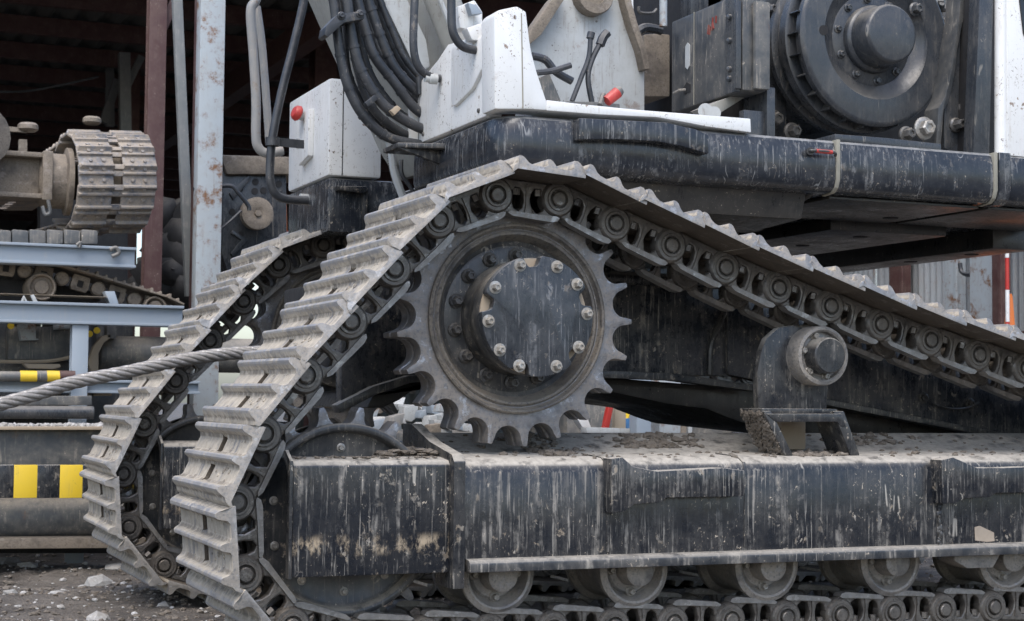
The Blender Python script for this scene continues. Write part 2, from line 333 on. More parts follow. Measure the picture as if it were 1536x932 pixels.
for k, (px, py, Y, r) in enumerate([(10, 845, 0, .075), (42, 853, 0, .05), (148, 872, 0, .06), (15, 895, 0, .035), (150, 926, 0, .05), (172, 858, 0, .045), (245, 905, 0, .028), (85, 890, 0, .03)]):
    u, v = (px-768)/F, (py-466)/F; rr = [RW[i][0]*u+RW[i][1]*v+RW[i][2] for i in range(3)]; t = -CAM.z/rr[2]; q = CAM+Vector(rr)*t
    m = MB(); m.blob((0, 0, 0), r, 0, (1.3, 1, .6), .35)
    o = m.build('stone', M['stone'], sharp=15); o.location = (q.x, q.y, gz(q.x, q.y)+r*.2)
    tag(o, ('largest pale stone at the left edge beside the ground rail', 'pale stone just right of the largest one at the left edge', 'pale stone between the far track and the left edge', 'small pale stone at the left edge below the largest one', 'pale stone at the bottom edge left of the near track', 'pale stone close beside the far track shoes', 'small pale stone between the two tracks', 'small pale stone in mid mud left of the far track')[k], 'stone', 'pale stones on the mud')
# ================================================================ THE CRAWLER MACHINE
RIG = thing('crawler_machine', 'big black and white crawler machine on muddy triangular steel tracks filling the foreground', 'crawler machine', (3.2, 1.27, 0))
SP = (2.435, 1.258); ID = (1.77, .523); RI = (5.5, .523); RP = .41; GAUGE = 2.235
# ---- track path through the pins
ctrl = [(1.455, .826), (1.587, 1.014), (1.746, 1.207), (1.912, 1.407), (2.082, 1.595), (2.305, 1.704), (2.561, 1.704), (2.803, 1.625), (3.055, 1.548), (3.306, 1.468), (3.551, 1.396), (3.798, 1.329), (4.038, 1.265), (4.291, 1.206), (4.535, 1.150), (5.10, 1.027)]
path = [(ID[0]+RP*math.cos(math.radians(a)), ID[1]+RP*math.sin(math.radians(a))) for a in range(270, 168, -4)]
rear = [(RI[0]+RP*math.cos(math.radians(a)), RI[1]+RP*math.sin(math.radians(a))) for a in range(78, -91, -4)]
mid = [(p.x, p.y) for p in smooth_path([Vector((a, b, 0)) for a, b in [path[-1]]+ctrl+[rear[0]]], 8)]
loop = path+mid[1:-1]+rear; loop = loop+[(RI[0]-(RI[0]-ID[0])*i/60, ID[1]-RP) for i in range(1, 61)]
L = [0]
for i in range(len(loop)-1): L.append(L[-1]+math.hypot(loop[i+1][0]-loop[i][0], loop[i+1][1]-loop[i][1]))
NL = round(L[-1]/.25); PITCH = L[-1]/NL
def on_path(s):
    s %= L[-1]; lo, hi = 0, len(L)-1
    while hi-lo > 1:
        k = (lo+hi)//2
        if L[k] <= s: lo = k
        else: hi = k
    t = (s-L[lo])/(L[hi]-L[lo]); a, b = loop[lo], loop[hi]
    return Vector((a[0]+(b[0]-a[0])*t, 0, a[1]+(b[1]-a[1])*t))
s0 = L[len(path)-1]                                       # the pin at the front of the idler
def frames():
    for i in range(NL):
        a = on_path(s0+i*PITCH); b = on_path(s0+(i+1)*PITCH); d = (b-a).normalized(); c = (a+b)/2
        yield Matrix(((d.x, 0, -d.z, c.x), (0, 1, 0, 0), (d.z, 0, d.x, c.z), (0, 0, 0, 1)))
# ---- shoe, in the frame of its link: x along the chain, z outwards
top = [(-.152, .060), (-.143, .076), (-.130, .086), (-.120, .110), (-.114, .116), (-.104, .116), (-.098, .110), (-.090, .090), (-.076, .082), (-.030, .081), (-.016, .088), (-.010, .110), (-.005, .116), (.005, .116), (.011, .110), (.018, .088), (.030, .081), (.074, .082), (.088, .091), (.096, .116), (.102, .123), (.114, .123), (.121, .114), (.127, .094), (.133, .072)]
bot = [(.133, .054), (-.135, .070), (-.152, .056)]
S0, S1, HC, HW = -.215, .59, .18, .034
LW = .36                                                # overall width of the chain
top = [(x, z-.06*x+(.002 if x > .09 and z > .09 else 0)) for x, z in top]
def shoe_part(m, pr, a, b, ta, tb):
    A = [(x, a+(max(0, z-.090)*1.0+.003 if ta else 0), z) for x, z in pr]; B = [(x, b-(max(0, z-.090)*1.0+.003 if tb else 0), z) for x, z in pr]
    m.ring(A, B)
shm = MB(); full = top+bot
shoe_part(shm, full, S0, HC-HW, True, False); shoe_part(shm, full, HC+HW, S1, False, True)
pz = lambda x: .0825-.06*x
for lo, hi in ((-1, -.084), (-.024, .024), (.082, 1)):
    pr = [p for p in top if lo <= p[0] <= hi]; x0, x1 = max(lo, -.150), min(hi, .133)
    pr = ([(x0, pz(x0))] if lo > -1 else [])+pr+([(x1, pz(x1))] if hi < 1 else [])
    shoe_part(shm, pr+[(x1, pz(x1)-.0195), (x0, pz(x0)-.0195)], HC-HW, HC+HW, False, False)
for k in range(16): xx = random.uniform(-.09, .09); shm.blob((xx, HC+random.choice((-1, 1))*random.uniform(.045, .3), pz(xx)), random.uniform(.005, .013), 0, (1, 1.5, .35))
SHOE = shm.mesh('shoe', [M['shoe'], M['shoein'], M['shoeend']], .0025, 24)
for p in SHOE.polygons:
    if p.normal.z < -.6 or (abs(p.normal.y) > .9 and abs(p.center.y-HC) < HW+.01 and p.center.z < .10): p.material_index = 1  # slot walls share the dark underside colour, painting shade into the holes
    elif abs(p.normal.y) > .45 and abs(p.center.y-HC) > .3: p.material_index = 2
# ---- link: two side plates with oval windows, bushing; pin separate
def casting(outer, holes, th, bev):                       # a plate with windows, rounded edges: verts and faces, thickness along y from 0
    cu = bpy.data.curves.new('tmp', 'CURVE'); cu.dimensions = '2D'; cu.fill_mode = 'BOTH'; cu.extrude = th/2-bev; cu.bevel_depth = bev; cu.bevel_resolution = 1; cu.offset = -bev
    for L_ in [outer]+holes:
        sp = cu.splines.new('POLY'); sp.points.add(len(L_)-1); sp.use_cyclic_u = True
        for q, (x, z) in zip(sp.points, L_): q.co = (x, z, 0, 1)
    ob = bpy.data.objects.new('tmp', cu); COL.objects.link(ob); dg = bpy.context.evaluated_depsgraph_get(); dg.update()
    me = bpy.data.meshes.new_from_object(ob.evaluated_get(dg)); vs = [(v.co.x, -v.co.z+th/2, v.co.y) for v in me.vertices]; fs = [tuple(p.vertices) for p in me.polygons]
    bpy.data.objects.remove(ob); bpy.data.curves.remove(cu); bpy.data.meshes.remove(me); return vs, fs
def link_mesh():
    m = MB(); h = .125
    O = [(-.128, .072), (-.06, .064), (.06, .058), (.124, .052), (.136, .03), (.138, -.04), (.132, -.088), (.122, -.106), (.100, -.112), (.02, -.102), (-.060, -.092), (-.084, -.080), (-.105, -.070), (-.150, -.064), (-.186, -.036), (-.196, 0), (-.190, .03), (-.165, .060)]
    H1 = [(-.062, -.010), (-.060, .020), (-.048, .036), (-.028, .034), (-.014, .014), (-.012, -.02), (-.018, -.055), (-.034, -.068), (-.052, -.054)]
    H2 = [(.012, -.02), (.018, .012), (.032, .034), (.056, .034), (.072, .014), (.074, -.02), (.068, -.060), (.050, -.076), (.026, -.072)]
    sq = lambda L_: [(x, z*.76 if z < 0 else z) for x, z in L_]; O, H1, H2 = sq(O), sq(H1), sq(H2)
    cv_, cf_ = casting(O, [H1, H2], .038, .006)
    for y0, y1 in ((0, .05), (LW-.05, LW)):
        ya = y0+.008
        m.add([(x, y+ya, z) for x, y, z in cv_], cf_)
        m.lathe([(0, y0-.004), (.058, y0-.004), (.066, y0+.004), (.068, y0+.014), (.068, y1-.006), (0, y1-.006)], (-h, 0, 0), seg=28)
        m.lathe([(0, y0+.012), (.058, y0+.012), (.058, y1+.010), (0, y1+.010)], (h, 0, 0), seg=20)
        m.prism(sq([(-.060, -.096), (.098, -.116), (.122, -.110), (.131, -.094), (.118, -.086), (.05, -.083), (-.04, -.075), (-.070, -.072), (-.080, -.082)]), y0-.004, y1-.004, 'y', 1)   # rail
        m.prism([(-.010, -.057), (.008, -.060), (.005, -.03), (.012, .04), (-.005, .04), (-.005, -.03)], y0+.002, y0+.012)                                # rib on the post
        for x in (-.040, .050): m.lathe([(0, -.004), (.016, -.004), (.016, .02), (0, .02)], (x, (y0+y1)/2-.004, .012), (0, 0, 1), 6)
    m.cyl((-h, .04, 0), (-h, LW-.04, 0), .036, seg=16)
    return m.mesh('track_link', [M['link'], M['rail']], 0, 40)
LINK = link_mesh()
pm = MB(); ph = [(0, -.016), (.022, -.016), (.026, -.013), (.027, -.004), (.033, -.004), (.036, -.010), (.044, -.010), (.047, -.003), (.053, -.003), (.056, -.001), (.056, .01), (.025, .01)]
pm.lathe(ph+[(r, LW-y) for r, y in ph[::-1]], (-.125, 0, 0), (0, 1, 0), 24)
PIN = pm.mesh('pin', [M['link']], 0, 35)
def chain(dy, sub):
    for i, T in enumerate(frames()):
        o = link('track_link', LINK, RIG); jit = Matrix.Rotation(random.gauss(0, .006), 4, 'Y')
        o.matrix_basis = Matrix.Translation((0, dy, 0)) @ T @ jit
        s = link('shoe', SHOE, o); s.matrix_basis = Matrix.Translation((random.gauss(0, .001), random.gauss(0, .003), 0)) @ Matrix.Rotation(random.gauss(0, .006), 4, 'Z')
        link('pin', PIN, o)
chain(0, 0); chain(GAUGE, 1)
# ---- toothed wheels
def tooth_outline(c, n, tip, rc, rho, ph=0, off=(0, 0)):
    pts = []; st = 2*PI/n
    for k in range(n):
        a = ph+k*st; lim = 0
        for j in range(13):                               # one round valley
            b = math.radians(-84+168*j/12)
            x = rc-rho*math.cos(b); y = rho*math.sin(b)
            pts.append((x*math.cos(a)-y*math.sin(a), x*math.sin(a)+y*math.cos(a)))
        a2 = a+st/2; w = .0088/tip
        for q in (-w, w): pts.append((tip*math.cos(a2+q), tip*math.sin(a2+q)))
    return [(c[0]+x, c[1]+z) for x, z in pts]
def hexbolt(m, p, r, h, ax=(0, -1, 0), washer=True, m0=0):
    if washer: m.lathe([(0, 0), (r*1.45, 0), (r*1.45, h*.18), (r*1.15, h*.3), (0, h*.3)], p, ax, 20, m0)
    m.lathe([(0, 0), (r, 0), (r, h*.86), (r*.8, h), (r*.5, h), (r*.42, h*.88), (0, h*.88)], p, ax, 6, m0, random.uniform(0, 1))
def plate_ring(m, outer, inner, y0, y1, mi=0):            # outline with a hole: walls plus two annular faces
    n = len(outer); k = len(inner)
    assert n == k
    vs = [(x, y0, z) for x, z in outer]+[(x, y1, z) for x, z in outer]+[(x, y0, z) for x, z in inner]+[(x, y1, z) for x, z in inner]; fs = []
    for i in range(n):
        j = (i+1) % n
        fs += [(i, j, n+j, n+i), (2*n+j, 2*n+i, 3*n+i, 3*n+j), (j, i, 2*n+i, 2*n+j), (n+i, n+j, 3*n+j, 3*n+i)]
    m.add(vs, fs, mi)
def ring_of(c, outline, r): return [(c[0]+r*math.cos(math.atan2(z-c[1], x-c[0])), c[1]+r*math.sin(math.atan2(z-c[1], x-c[0]))) for x, z in outline]
def sprocket(dy, near):
    m = MB(); out = tooth_outline(SP, 21, .478, .455, .0535, PI/21)
    if near: ya, yb, yc, yd = .075, .145, .165, .235
    else: ya, yb, yc, yd = .075, .145, .165, .235
    plate_ring(m, out, ring_of(SP, out, .33), dy+ya, dy+yb); plate_ring(m, out, ring_of(SP, out, .33), dy+yc, dy+yd)
    m.lathe([(.33, dy+yb-.005), (.385, dy+yb-.005), (.385, dy+yc+.005), (.33, dy+yc+.005)], (SP[0], 0, SP[1]), seg=60)
    o = m.build('sprocket', M['sprock'], RIG, .003, 40)
    d = MB(); Y = dy
    d.lathe([(.356, Y+.074), (.356, Y+.060), (.350, Y+.055), (.343, Y+.058), (.336, Y+.072), (.330, Y+.078), (.322, Y+.070), (.314, Y+.072), (.300, Y+.098), (.292, Y+.116)], (SP[0], 0, SP[1]), seg=84, m=1)
    d.lathe([(.292, Y+.116), (.275, Y+.124), (.262, Y+.118), (.20, Y+.118), (.0, Y+.118)], (SP[0], 0, SP[1]), seg=72)
    d.lathe([(.352, Y+.236), (.34, Y+.246), (.32, Y+.20), (0, Y+.19)], (SP[0], 0, SP[1]), seg=72)
    dd = d.build('sprocket_disc', [M['wheel'], M['rim']], o, 0, 40)
    if near:
        for k in range(14):
            a = .2+2*PI*k/14; b = MB(); hexbolt(b, (SP[0]+.240*math.cos(a), .116, SP[1]+.240*math.sin(a)), .0185, .042); b.build('bolt', M['dbolt'], o, 0, 30)
        h = MB(); C = (SP[0], 0, SP[1])
        h.lathe([(0, .14), (.205, .14), (.212, .11), (.200, .08), (.200, .045), (.204, .035), (.214, .0), (.216, -.06), (.208, -.075), (0, -.075)], C, seg=64)
        hub = h.build('hub_drum', M['wheel'], RIG, 0, 40)
        cv = MB(); pts = []
        notches = [math.radians(q) for q in (97, 20, 168, 252, 318)]
        N = 160
        for k in range(N):
            a = 2*PI*k/N; r = .220
            for q in notches:
                dlt = abs((a-q+PI) % (2*PI)-PI)
                if dlt < .14: r = .180+max(0, dlt-.08)*.25
                elif dlt < .165: r = .216
            pts.append((SP[0]+r*math.cos(a), SP[1]+r*math.sin(a)))
        cv.prism(pts, -.118, -.078); cvo = cv.build('hub_cover', M['cover'], RIG, .004, 40)
        tm = MB(); tm.lathe([(0, -.0775), (.212, -.0775), (.212, -.070), (0, -.07)], C, seg=48); tm.build('gasket', M['tan'], cvo)
        for k, q in enumerate((112, 68, 38, 4, -34, -68, -112, -140, 187, 150)):
            a = math.radians(q); b = MB(); p = (SP[0]+.196*math.cos(a), -.116, SP[1]+.196*math.sin(a))
            b.lathe([(0, 0), (.0235, 0), (.0235, .004), (.018, .005), (0, .005)], p, (0, -1, 0), 24); hexbolt(b, (p[0], -.119, p[2]), .0145, .028, washer=False); b.build('cover_bolt', M['bolt'], cvo, 0, 30)
    else:
        a = MB(); a.lathe([(0, Y-.25), (.17, Y-.25), (.17, Y-.02), (.25, Y+.02), (.25, Y+.13), (0, Y+.13)], (SP[0], 0, SP[1]), seg=48); a.build('final_drive', M['wheel'], o, 0, 40)
        for k in range(14):
            q = .2+2*PI*k/14; b = MB(); hexbolt(b, (SP[0]+.285*math.cos(q), Y+.12, SP[1]+.285*math.sin(q)), .0165, .036); b.build('bolt', M['dbolt'], o, 0, 30)
    return o
sprocket(0, True); sprocket(GAUGE, False)
def idler(c, dy, bolts=True):
    m = MB(); out = tooth_outline(c, 17, .404, .384, .0535, .1)
    plate_ring(m, out, ring_of(c, out, .25), dy+.105, dy+.205); o = m.build('idler_wheel', M['sprock'], RIG, .003, 40)
    d = MB(); Y = dy
    d.lathe([(.342, Y+.10), (.342, Y+.055), (.336, Y+.05), (.322, Y+.05), (.316, Y+.055), (.308, Y+.082), (.295, Y+.090), (.15, Y+.088), (.13, Y+.075), (0, Y+.075)], (c[0], 0, c[1]), seg=72)
    d.lathe([(.342, Y+.21), (.342, Y+.255), (.322, Y+.26), (.306, Y+.215), (.13, Y+.205), (0, Y+.205)], (c[0], 0, c[1]), seg=72)
    d.build('idler_disc', M['wheel'], o, 0, 40)
    if bolts:
        for k in range(10):
            a = .35+2*PI*k/10; b = MB(); hexbolt(b, (c[0]+.262*math.cos(a), Y+.089, c[1]+.255*math.sin(a)), .011, .014); b.build('bolt', M['bolt'], o, 0, 30)
for dy in (0, GAUGE): idler(ID, dy); idler(RI, dy, False)
# ---- track frames
def track_frame(dy, near):
    s = MB(); Y = dy
    prof = [(-.12, .345), (-.12, .690), (-.108, .722), (-.07, .742), (.24, .757), (.46, .825), (.50, .80), (.50, .36), (.40, .345)]
    if not near: prof = [(-.12, .345), (-.12, .690), (-.108, .715), (-.07, .735), (.45, .735), (.50, .70), (.50, .36), (.40, .345)]
    s.prism([(Y+a, b) for a, b in prof], 2.15, 5.95, 'x')
    fr = s.build('track_frame', M['black'], RIG, .008, 40)
    fl = MB(); fl.prism([(Y-.165, .346), (Y-.165, .376), (Y-.155, .388), (Y-.10, .393), (Y-.10, .346)], 2.16, 5.9, 'x'); fl.build('bottom_flange', M['flange'], fr, .004, 40)
    b = MB(); b.prism([(Y-.12, .345), (Y-.12, .722), (Y-.105, .738), (Y-.03, .748), (Y+.045, .748), (Y+.045, .733), (Y-.085, .722), (Y-.092, .70), (Y-.092, .345)], 1.53, 2.10, 'x'); b.build('idler_box', M['boxblack'], RIG, .006, 40)
    e = MB(); e.prism([(Y-.126, .341), (Y-.126, .74), (Y-.06, .775), (Y-.03, .77), (Y-.06, .73), (Y-.09, .70), (Y-.09, .341)], 1.516, 1.5285, 'x'); e.build('end_plate', M['black2'], RIG, .003, 40)
    w_ = MB(); w_.box(1.75, 2.10, Y-.09, Y+.045, .36, .70); w_.build('box_core', M['black2'], RIG, .01)
    r = MB(); r.prism([(Y-.155, .29), (Y-.155, .735), (Y-.13, .76), (Y+.10, .80 if near else .76), (Y+.30, .86 if near else .77), (Y+.40, .86 if near else .77), (Y+.40, .5), (Y+.02, .5), (Y+.02, .29)], 2.10, 2.145, 'x'); r.build('rib_plate', M['black2'], RIG, .005, 40)
    return fr
FR = track_frame(0, True); FR2 = track_frame(GAUGE, False)
for (c, dy, fr) in [((x, 0), 0, FR) for x in (2.335, 2.89, 3.47, 4.05, 4.63, 5.2)]+[((x, 0), GAUGE, FR2) for x in (2.335, 2.89, 3.47, 4.05, 4.63, 5.2)]:
    x = c[0]; z = .318; m = MB(); Y = dy
    m.lathe([(0, Y+.035), (.085, Y+.035), (.094, Y+.045), (.108, Y+.02), (.116, Y-.008), (.124, Y-.012), (.142, Y+.0), (.142, Y+.022), (.122, Y+.045), (.122, Y+.10), (.12, Y+.2), (.122, Y+.265), (.142, Y+.288), (.142, Y+.315), (.11, Y+.32), (0, Y+.32)], (x, 0, z), seg=40)
    ro = m.build('track_roller', M['roller'], RIG, 0, 30)
    k = MB(); k.lathe([(0, Y-.055), (.05, Y-.055), (.057, Y-.05), (.06, Y+.04), (0, Y+.04)], (x, 0, z), seg=28); k.build('roller_cap', M['roller'], ro, 0, 40)
    for a in (-PI/2, 0, PI, PI/2):
        b = MB(); hexbolt(b, (x+.083*math.cos(a), Y+.036, z+.083*math.sin(a)), .013, .03); b.build('bolt', M['bolt'], ro, 0, 30)
# guard lugs on the near frame
def lug(pts, Y0, Y1, name='frame_lug', mt='black', bev=.006): m = MB(); m.slab(pts, Y0, Y1); return m.build(name, M[mt], FR, bev, 40)
lug([(917, 688), (934, 686), (950, 700), (985, 707), (1085, 702), (1118, 706), (1121, 724), (1116, 745), (1000, 747), (992, 754), (952, 757), (936, 768), (918, 770)], -.185, -.11)
lug([(1412, 690), (1430, 686), (1448, 694), (1466, 702), (1500, 702), (1620, 698), (1620, 738), (1494, 740), (1486, 746), (1448, 748), (1432, 756), (1414, 756)], -.185, -.11)
lug([(1432, 830), (1432, 842), (1452, 853), (1490, 852), (1502, 830)], -.10, .02, 'roller_guard', 'roller')
for x, n_ in ((917, 26), (1413, 40)):
    m = MB()
    for z in range(n_): p = W(x, 690+z*(80/n_ if x < 1000 else 150/n_), -.14); m.blob((p.x+random.uniform(-.004, .004), -.122, p.z), random.uniform(.010, .018), 0, (.8, .8, 1.2), .2)
    o = m.build('weld_bead', M['black2'], FR, 0, 50)
m = MB(); p = W(1462, 790, -.12); q = W(1492, 812, -.12); m.slab([(1462, 791), (1470, 789), (1478, 793), (1491, 799), (1492, 812), (1480, 813), (1463, 811)], -.1222, -.119); m.build('paper_tag', M['paper'], FR)
# vertical weld seam between frame sections
for px in (912, 1118): 
    p = W(px, 700, -.12); m = MB(); m.prism([(-.124, .40), (-.124, .69), (-.110, .726), (-.07, .746), (.10, .755), (.10, .70), (-.1, .69), (-.1, .4)], p.x-.006, p.x+.006, 'x'); m.build('weld_seam', M['black2'], FR, .002, 40)
# carrier roller on its bracket
m = MB()
P = [(1138, 616), (1136, 560), (1142, 528), (1150, 508), (1168, 492), (1190, 488), (1212, 494), (1228, 508), (1240, 530), (1243, 560), (1240, 616)]
m.slab(P, .06, .10); br = m.build('carrier_bracket', M['black2'], RIG, .004, 40)
m = MB(); a = W(1143, 616, -.02); b = W(1256, 616, -.02)
m.box(a.x, b.x, -.02, .15, a.z-.012, a.z+.008); m.build('bracket_plate', M['black2'], br, .003)
m = MB(); m.slab([(1145, 617), (1157, 617), (1190, 683), (1177, 683)], -.03, .15); m.build('bracket_foot', M['black2'], br, .004, 40)
m = MB(); m.slab([(1250, 617), (1266, 617), (1290, 683), (1276, 683)], -.03, .13); m.build('bracket_foot', M['black2'], br, .004, 40)
m = MB(); m.slab([(1150, 621), (1262, 621), (1270, 640), (1262, 640), (1256, 633), (1164, 633)], -.034, .0); m.build('bracket_bar', M['black2'], br, .004, 40)
m = MB(); m.box(3.66, 3.78, .2, .3, .76, .88); m.build('bracket_block', M['tan'], br, .01)
cr = (3.715, 1.140); m = MB()
m.lathe([(0, -.005), (.058, -.005), (.07, .0), (.094, .0), (.097, -.022), (.104, -.028), (.116, -.024), (.120, -.01), (.120, .09), (.128, .1), (.128, .12), (0, .12)], (cr[0], 0, cr[1]), seg=56); cro = m.build('carrier_roller', M['roller'], RIG, 0, 35)
m = MB(); m.lathe([(0, -.075), (.066, -.075), (.071, -.070), (.074, -.01), (.074, .01), (0, .01)], (cr[0], 0, cr[1]), seg=40); m.build('roller_cap', M['black2'], cro, 0, 40)
for a in (.5, 1.9, 2.9, 4.0, 5.0):
    b = MB(); hexbolt(b, (cr[0]+.084*math.cos(a), .0, cr[1]+.084*math.sin(a)), .013, .022); b.build('bolt', M['bolt'], cro, 0, 30)
# dirt lying on the frame
d = MB()
def clods(n, fx, fy, r0, r1):
    for k in range(n):
        x = fx(); y = fy(); z = .742+(y+.07)*.048 if y < .24 else .757+(y-.24)*.31
        r = random.uniform(r0, r1)*random.choice((.5, .7, 1)); d.blob((x, y, z+r*.15), r, 0, (1.3, 1.3, .75), .45)
U = random.uniform
clods(150, lambda: random.gauss(3.15, .09), lambda: U(.27, .43), .008, .022)
clods(110, lambda: random.gauss(2.62, .05), lambda: U(.02, .42), .008, .022)
clods(70, lambda: random.gauss(3.66, .12), lambda: U(-.06, .1), .008, .022)
clods(160, lambda: U(2.2, 5.6), lambda: U(-.07, .44), .005, .014)
clods(40, lambda: random.gauss(4.2, .1), lambda: U(.3, .44), .01, .022)
for k in range(130): d.blob((U(1.90, 2.095), U(.0, .28), .75+U(0, .02)), U(.006, .02), 0, (1.3, 1.2, .5), .4)
for k in range(80): d.blob((U(1.55, 2.09), U(-.09, .03), .748), U(.003, .010), 0, (1.4, 1.2, .5), .4)
for k in range(420): v_ = U(0, 1); y_ = U(-.02, .15); p = W(1145+v_*32, 618+v_*64, -.03); d.blob((p.x-.003, y_, p.z), U(.003, .012), 0, (.5, 1, 1), .4)
o = d.build('dirt_clods', M['dirt'], FR, 0, 25); o['kind'] = 'stuff'
# ---- carbody between the tracks
m = MB()
m.slab([(512, 395), (1150, 405), (1150, 565), (905, 562), (615, 572), (560, 590), (512, 617)], .72, .80)
cb = m.build('carbody', M['carb'], RIG, .006, 40)
m = MB()
m.slab([(505, 608), (560, 580), (615, 563), (760, 556), (905, 556), (1010, 560), (1140, 578), (1140, 588), (1010, 571), (905, 567), (760, 567), (617, 574), (565, 592), (510, 620)], .66, .74); m.build('carbody_flange', M['flange'], cb, .004, 40)
m = MB()
m.slab([(560, 590), (760, 565), (905, 566), (1140, 585), (1500, 640), (1500, 680), (1130, 640), (1100, 630), (1060, 614), (1000, 606), (905, 586), (760, 578), (680, 576), (625, 582), (600, 600), (575, 612), (550, 612)], .80, 1.75); m.build('carbody_belly', M['under'], cb, .01, 40)
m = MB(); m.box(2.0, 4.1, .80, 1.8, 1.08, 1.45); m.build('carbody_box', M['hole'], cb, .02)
m = MB(); m.cyl(W(890, 415, .66), W(1090, 425, .66), .028); m.build('carbody_pipe', M['black2'], cb, 0)
m = MB(); m.tube([W(1088, 466, .71), W(1078, 490, .71), W(1066, 520, .71), W(1064, 562, .71)], .014, 8); m.build('weld_bead', M['black2'], cb, 0, 40)
m = MB(); m.slab([(1090, 405), (1140, 430), (1270, 470), (1600, 560), (1600, 668), (1240, 600), (1140, 572), (1092, 562)], .70, .78); cl = m.build('carbody_leg', M['carb'], RIG, .006, 40)
m = MB(); m.slab([(1236, 598), (1600, 668), (1600, 676), (1236, 607)], .64, .74); m.build('leg_flange', M['flange'], cl, .003, 40)
m = MB()
for a, b in ((1385, 597), (1455, 606)): hexbolt(m, tuple(W(a, b, .70)), .018, .02)
m.tube([W(1400, 606, .68), W(1425, 613, .66), W(1450, 612, .68), W(1468, 604, .69)], .006, 6); m.build('grease_line', M['dbolt'], cl, 0, 40)
m = MB(); m.lathe([(0, 1.30), (.55, 1.30), (.55, 1.62), (.62, 1.63), (.62, 1.80), (0, 1.80)], (3.1, 1.27, 0), (0, 0, 1), 64); m.build('slewing_ring', M['hole'], RIG, 0, 40)
# ---- upper structure: deck
def part(name, mt, fn, parent=RIG, bevel=0, sharp=35):
    m = MB(); fn(m); return m.build(name, M[mt] if isinstance(mt, str) else [M[q] for q in mt], parent, bevel, sharp)
ZT, ZB = 2.012, 1.80
def deck(m):
    pl = [(5.47, 0), (2.42, 0), (2.355, .02), (2.325, .07), (2.32, .14), (2.32, .93), (2.75, .93), (2.75, 2.58), (5.47, 2.58)]
    rows = [(.03, ZT), (.012, ZT-.012), (.003, ZT-.045), (0, ZT-.09), (.001, ZB+.055), (.012, ZB+.022), (.036, ZB+.005), (.07, ZB)]; cx, cy = 3.9, 1.3; vs = []; fs = []; n = len(pl)
    for ins, z in rows:
        for x, y in pl: vs.append((x+(ins if x < cx else -ins), y+(ins if y < cy else -ins), z))
    for k in range(len(rows)-1):
        for i in range(n): j = (i+1) % n; fs.append((k*n+i, k*n+j, (k+1)*n+j, (k+1)*n+i))
    fs += [tuple(range(n)), tuple(range((len(rows)-1)*n, len(rows)*n))]; m.add(vs, fs)
DK = part('deck', 'deck', deck, RIG, 0, 40)
for X in (3.80, 4.585):
    def seam(m, X=X): m.prism([(-.006, ZT+.002), (-.006, ZB+.055), (.007, ZB+.019), (.033, ZB+.0), (.10, ZB-.006), (.10, ZB+.03), (.05, ZT)], X-.009, X+.009, 'x')
    part('deck_seam', 'seam', seam, DK, .002)
part('cover_strip', 'deck', lambda m: m.prism([(-.009, ZT+.003), (-.009, ZB+.055), (.005, ZB+.018), (.033, ZB-.004), (.10, ZB-.009), (.10, ZB+.03), (.05, ZT)], 4.60, 4.66, 'x'), DK, .003)
part('side_rail', 'deck', lambda m: m.slab([(869, 177), (1000, 184), (1044, 194), (1063, 203), (1063, 231), (1022, 219), (985, 212), (930, 209), (869, 209)], -.055, .02), DK, .004)
part('grab_handle', ('dbolt', 'red'), lambda m: (m.tube([W(1214, 228, -.015), W(1219, 226, -.04), W(1250, 229, -.04), W(1253, 234, -.01)], .006, 8), m.cyl(W(1224, 226.5, -.04), W(1248, 228.8, -.04), .0085, seg=10, m=1), m.cyl(W(1216, 227, -.0), W(1216, 227, -.03), .016, seg=12)), DK)
part('belly_skid', 'under', lambda m: (m.prism([(.10, ZB+.01), (.14, 1.70), (.55, 1.68), (.70, ZB+.01)], 2.6, 3.72, 'x')), DK, .01)
part('belly_edge', 'under', lambda m: m.prism([(.08, ZB-.003), (.50, 1.685), (.54, 1.685), (.16, ZB-.003)], 3.72, 3.745, 'x'), DK, .003)
part('belly_plate', 'under', lambda m: (m.box(3.82, 4.57, .09, .75, ZB-.016, ZB-.003), m.box(4.62, 5.40, .09, .75, ZB-.016, ZB-.003)), DK, .004)
part('belly_beam', 'under', lambda m: (m.box(5.22, 5.46, .80, 2.55, 1.70, ZB-.002)), DK, .01)
part('belly_beam', 'under', lambda m: (m.box(4.3, 4.95, .80, 2.55, 1.745, ZB-.002)), DK, .01)
part('belly_beam', 'under', lambda m: (m.box(3.55, 3.85, .85, 2.5, 1.66, ZB-.002)), DK, .01)
for x, y, z in ((4.45, .55, ZB-.017), (5.33, 1.1, 1.699), (5.33, 1.6, 1.699), (4.6, 1.0, 1.744), (4.6, 1.5, 1.744)): part('drain_hole', 'hole', lambda m: m.lathe([(0, -.002), (.035, -.002), (.035, .001), (0, .001)], (x, y, z), (0, 0, 1), 20), DK)
# white sill above the deck
part('white_sill', 'white', lambda m: m.slab([(820, 150), (880, 157), (960, 165), (1126, 178), (1127, 199), (1060, 190), (1030, 184), (985, 176), (900, 172), (820, 166)], -.004, .30), RIG, .005)
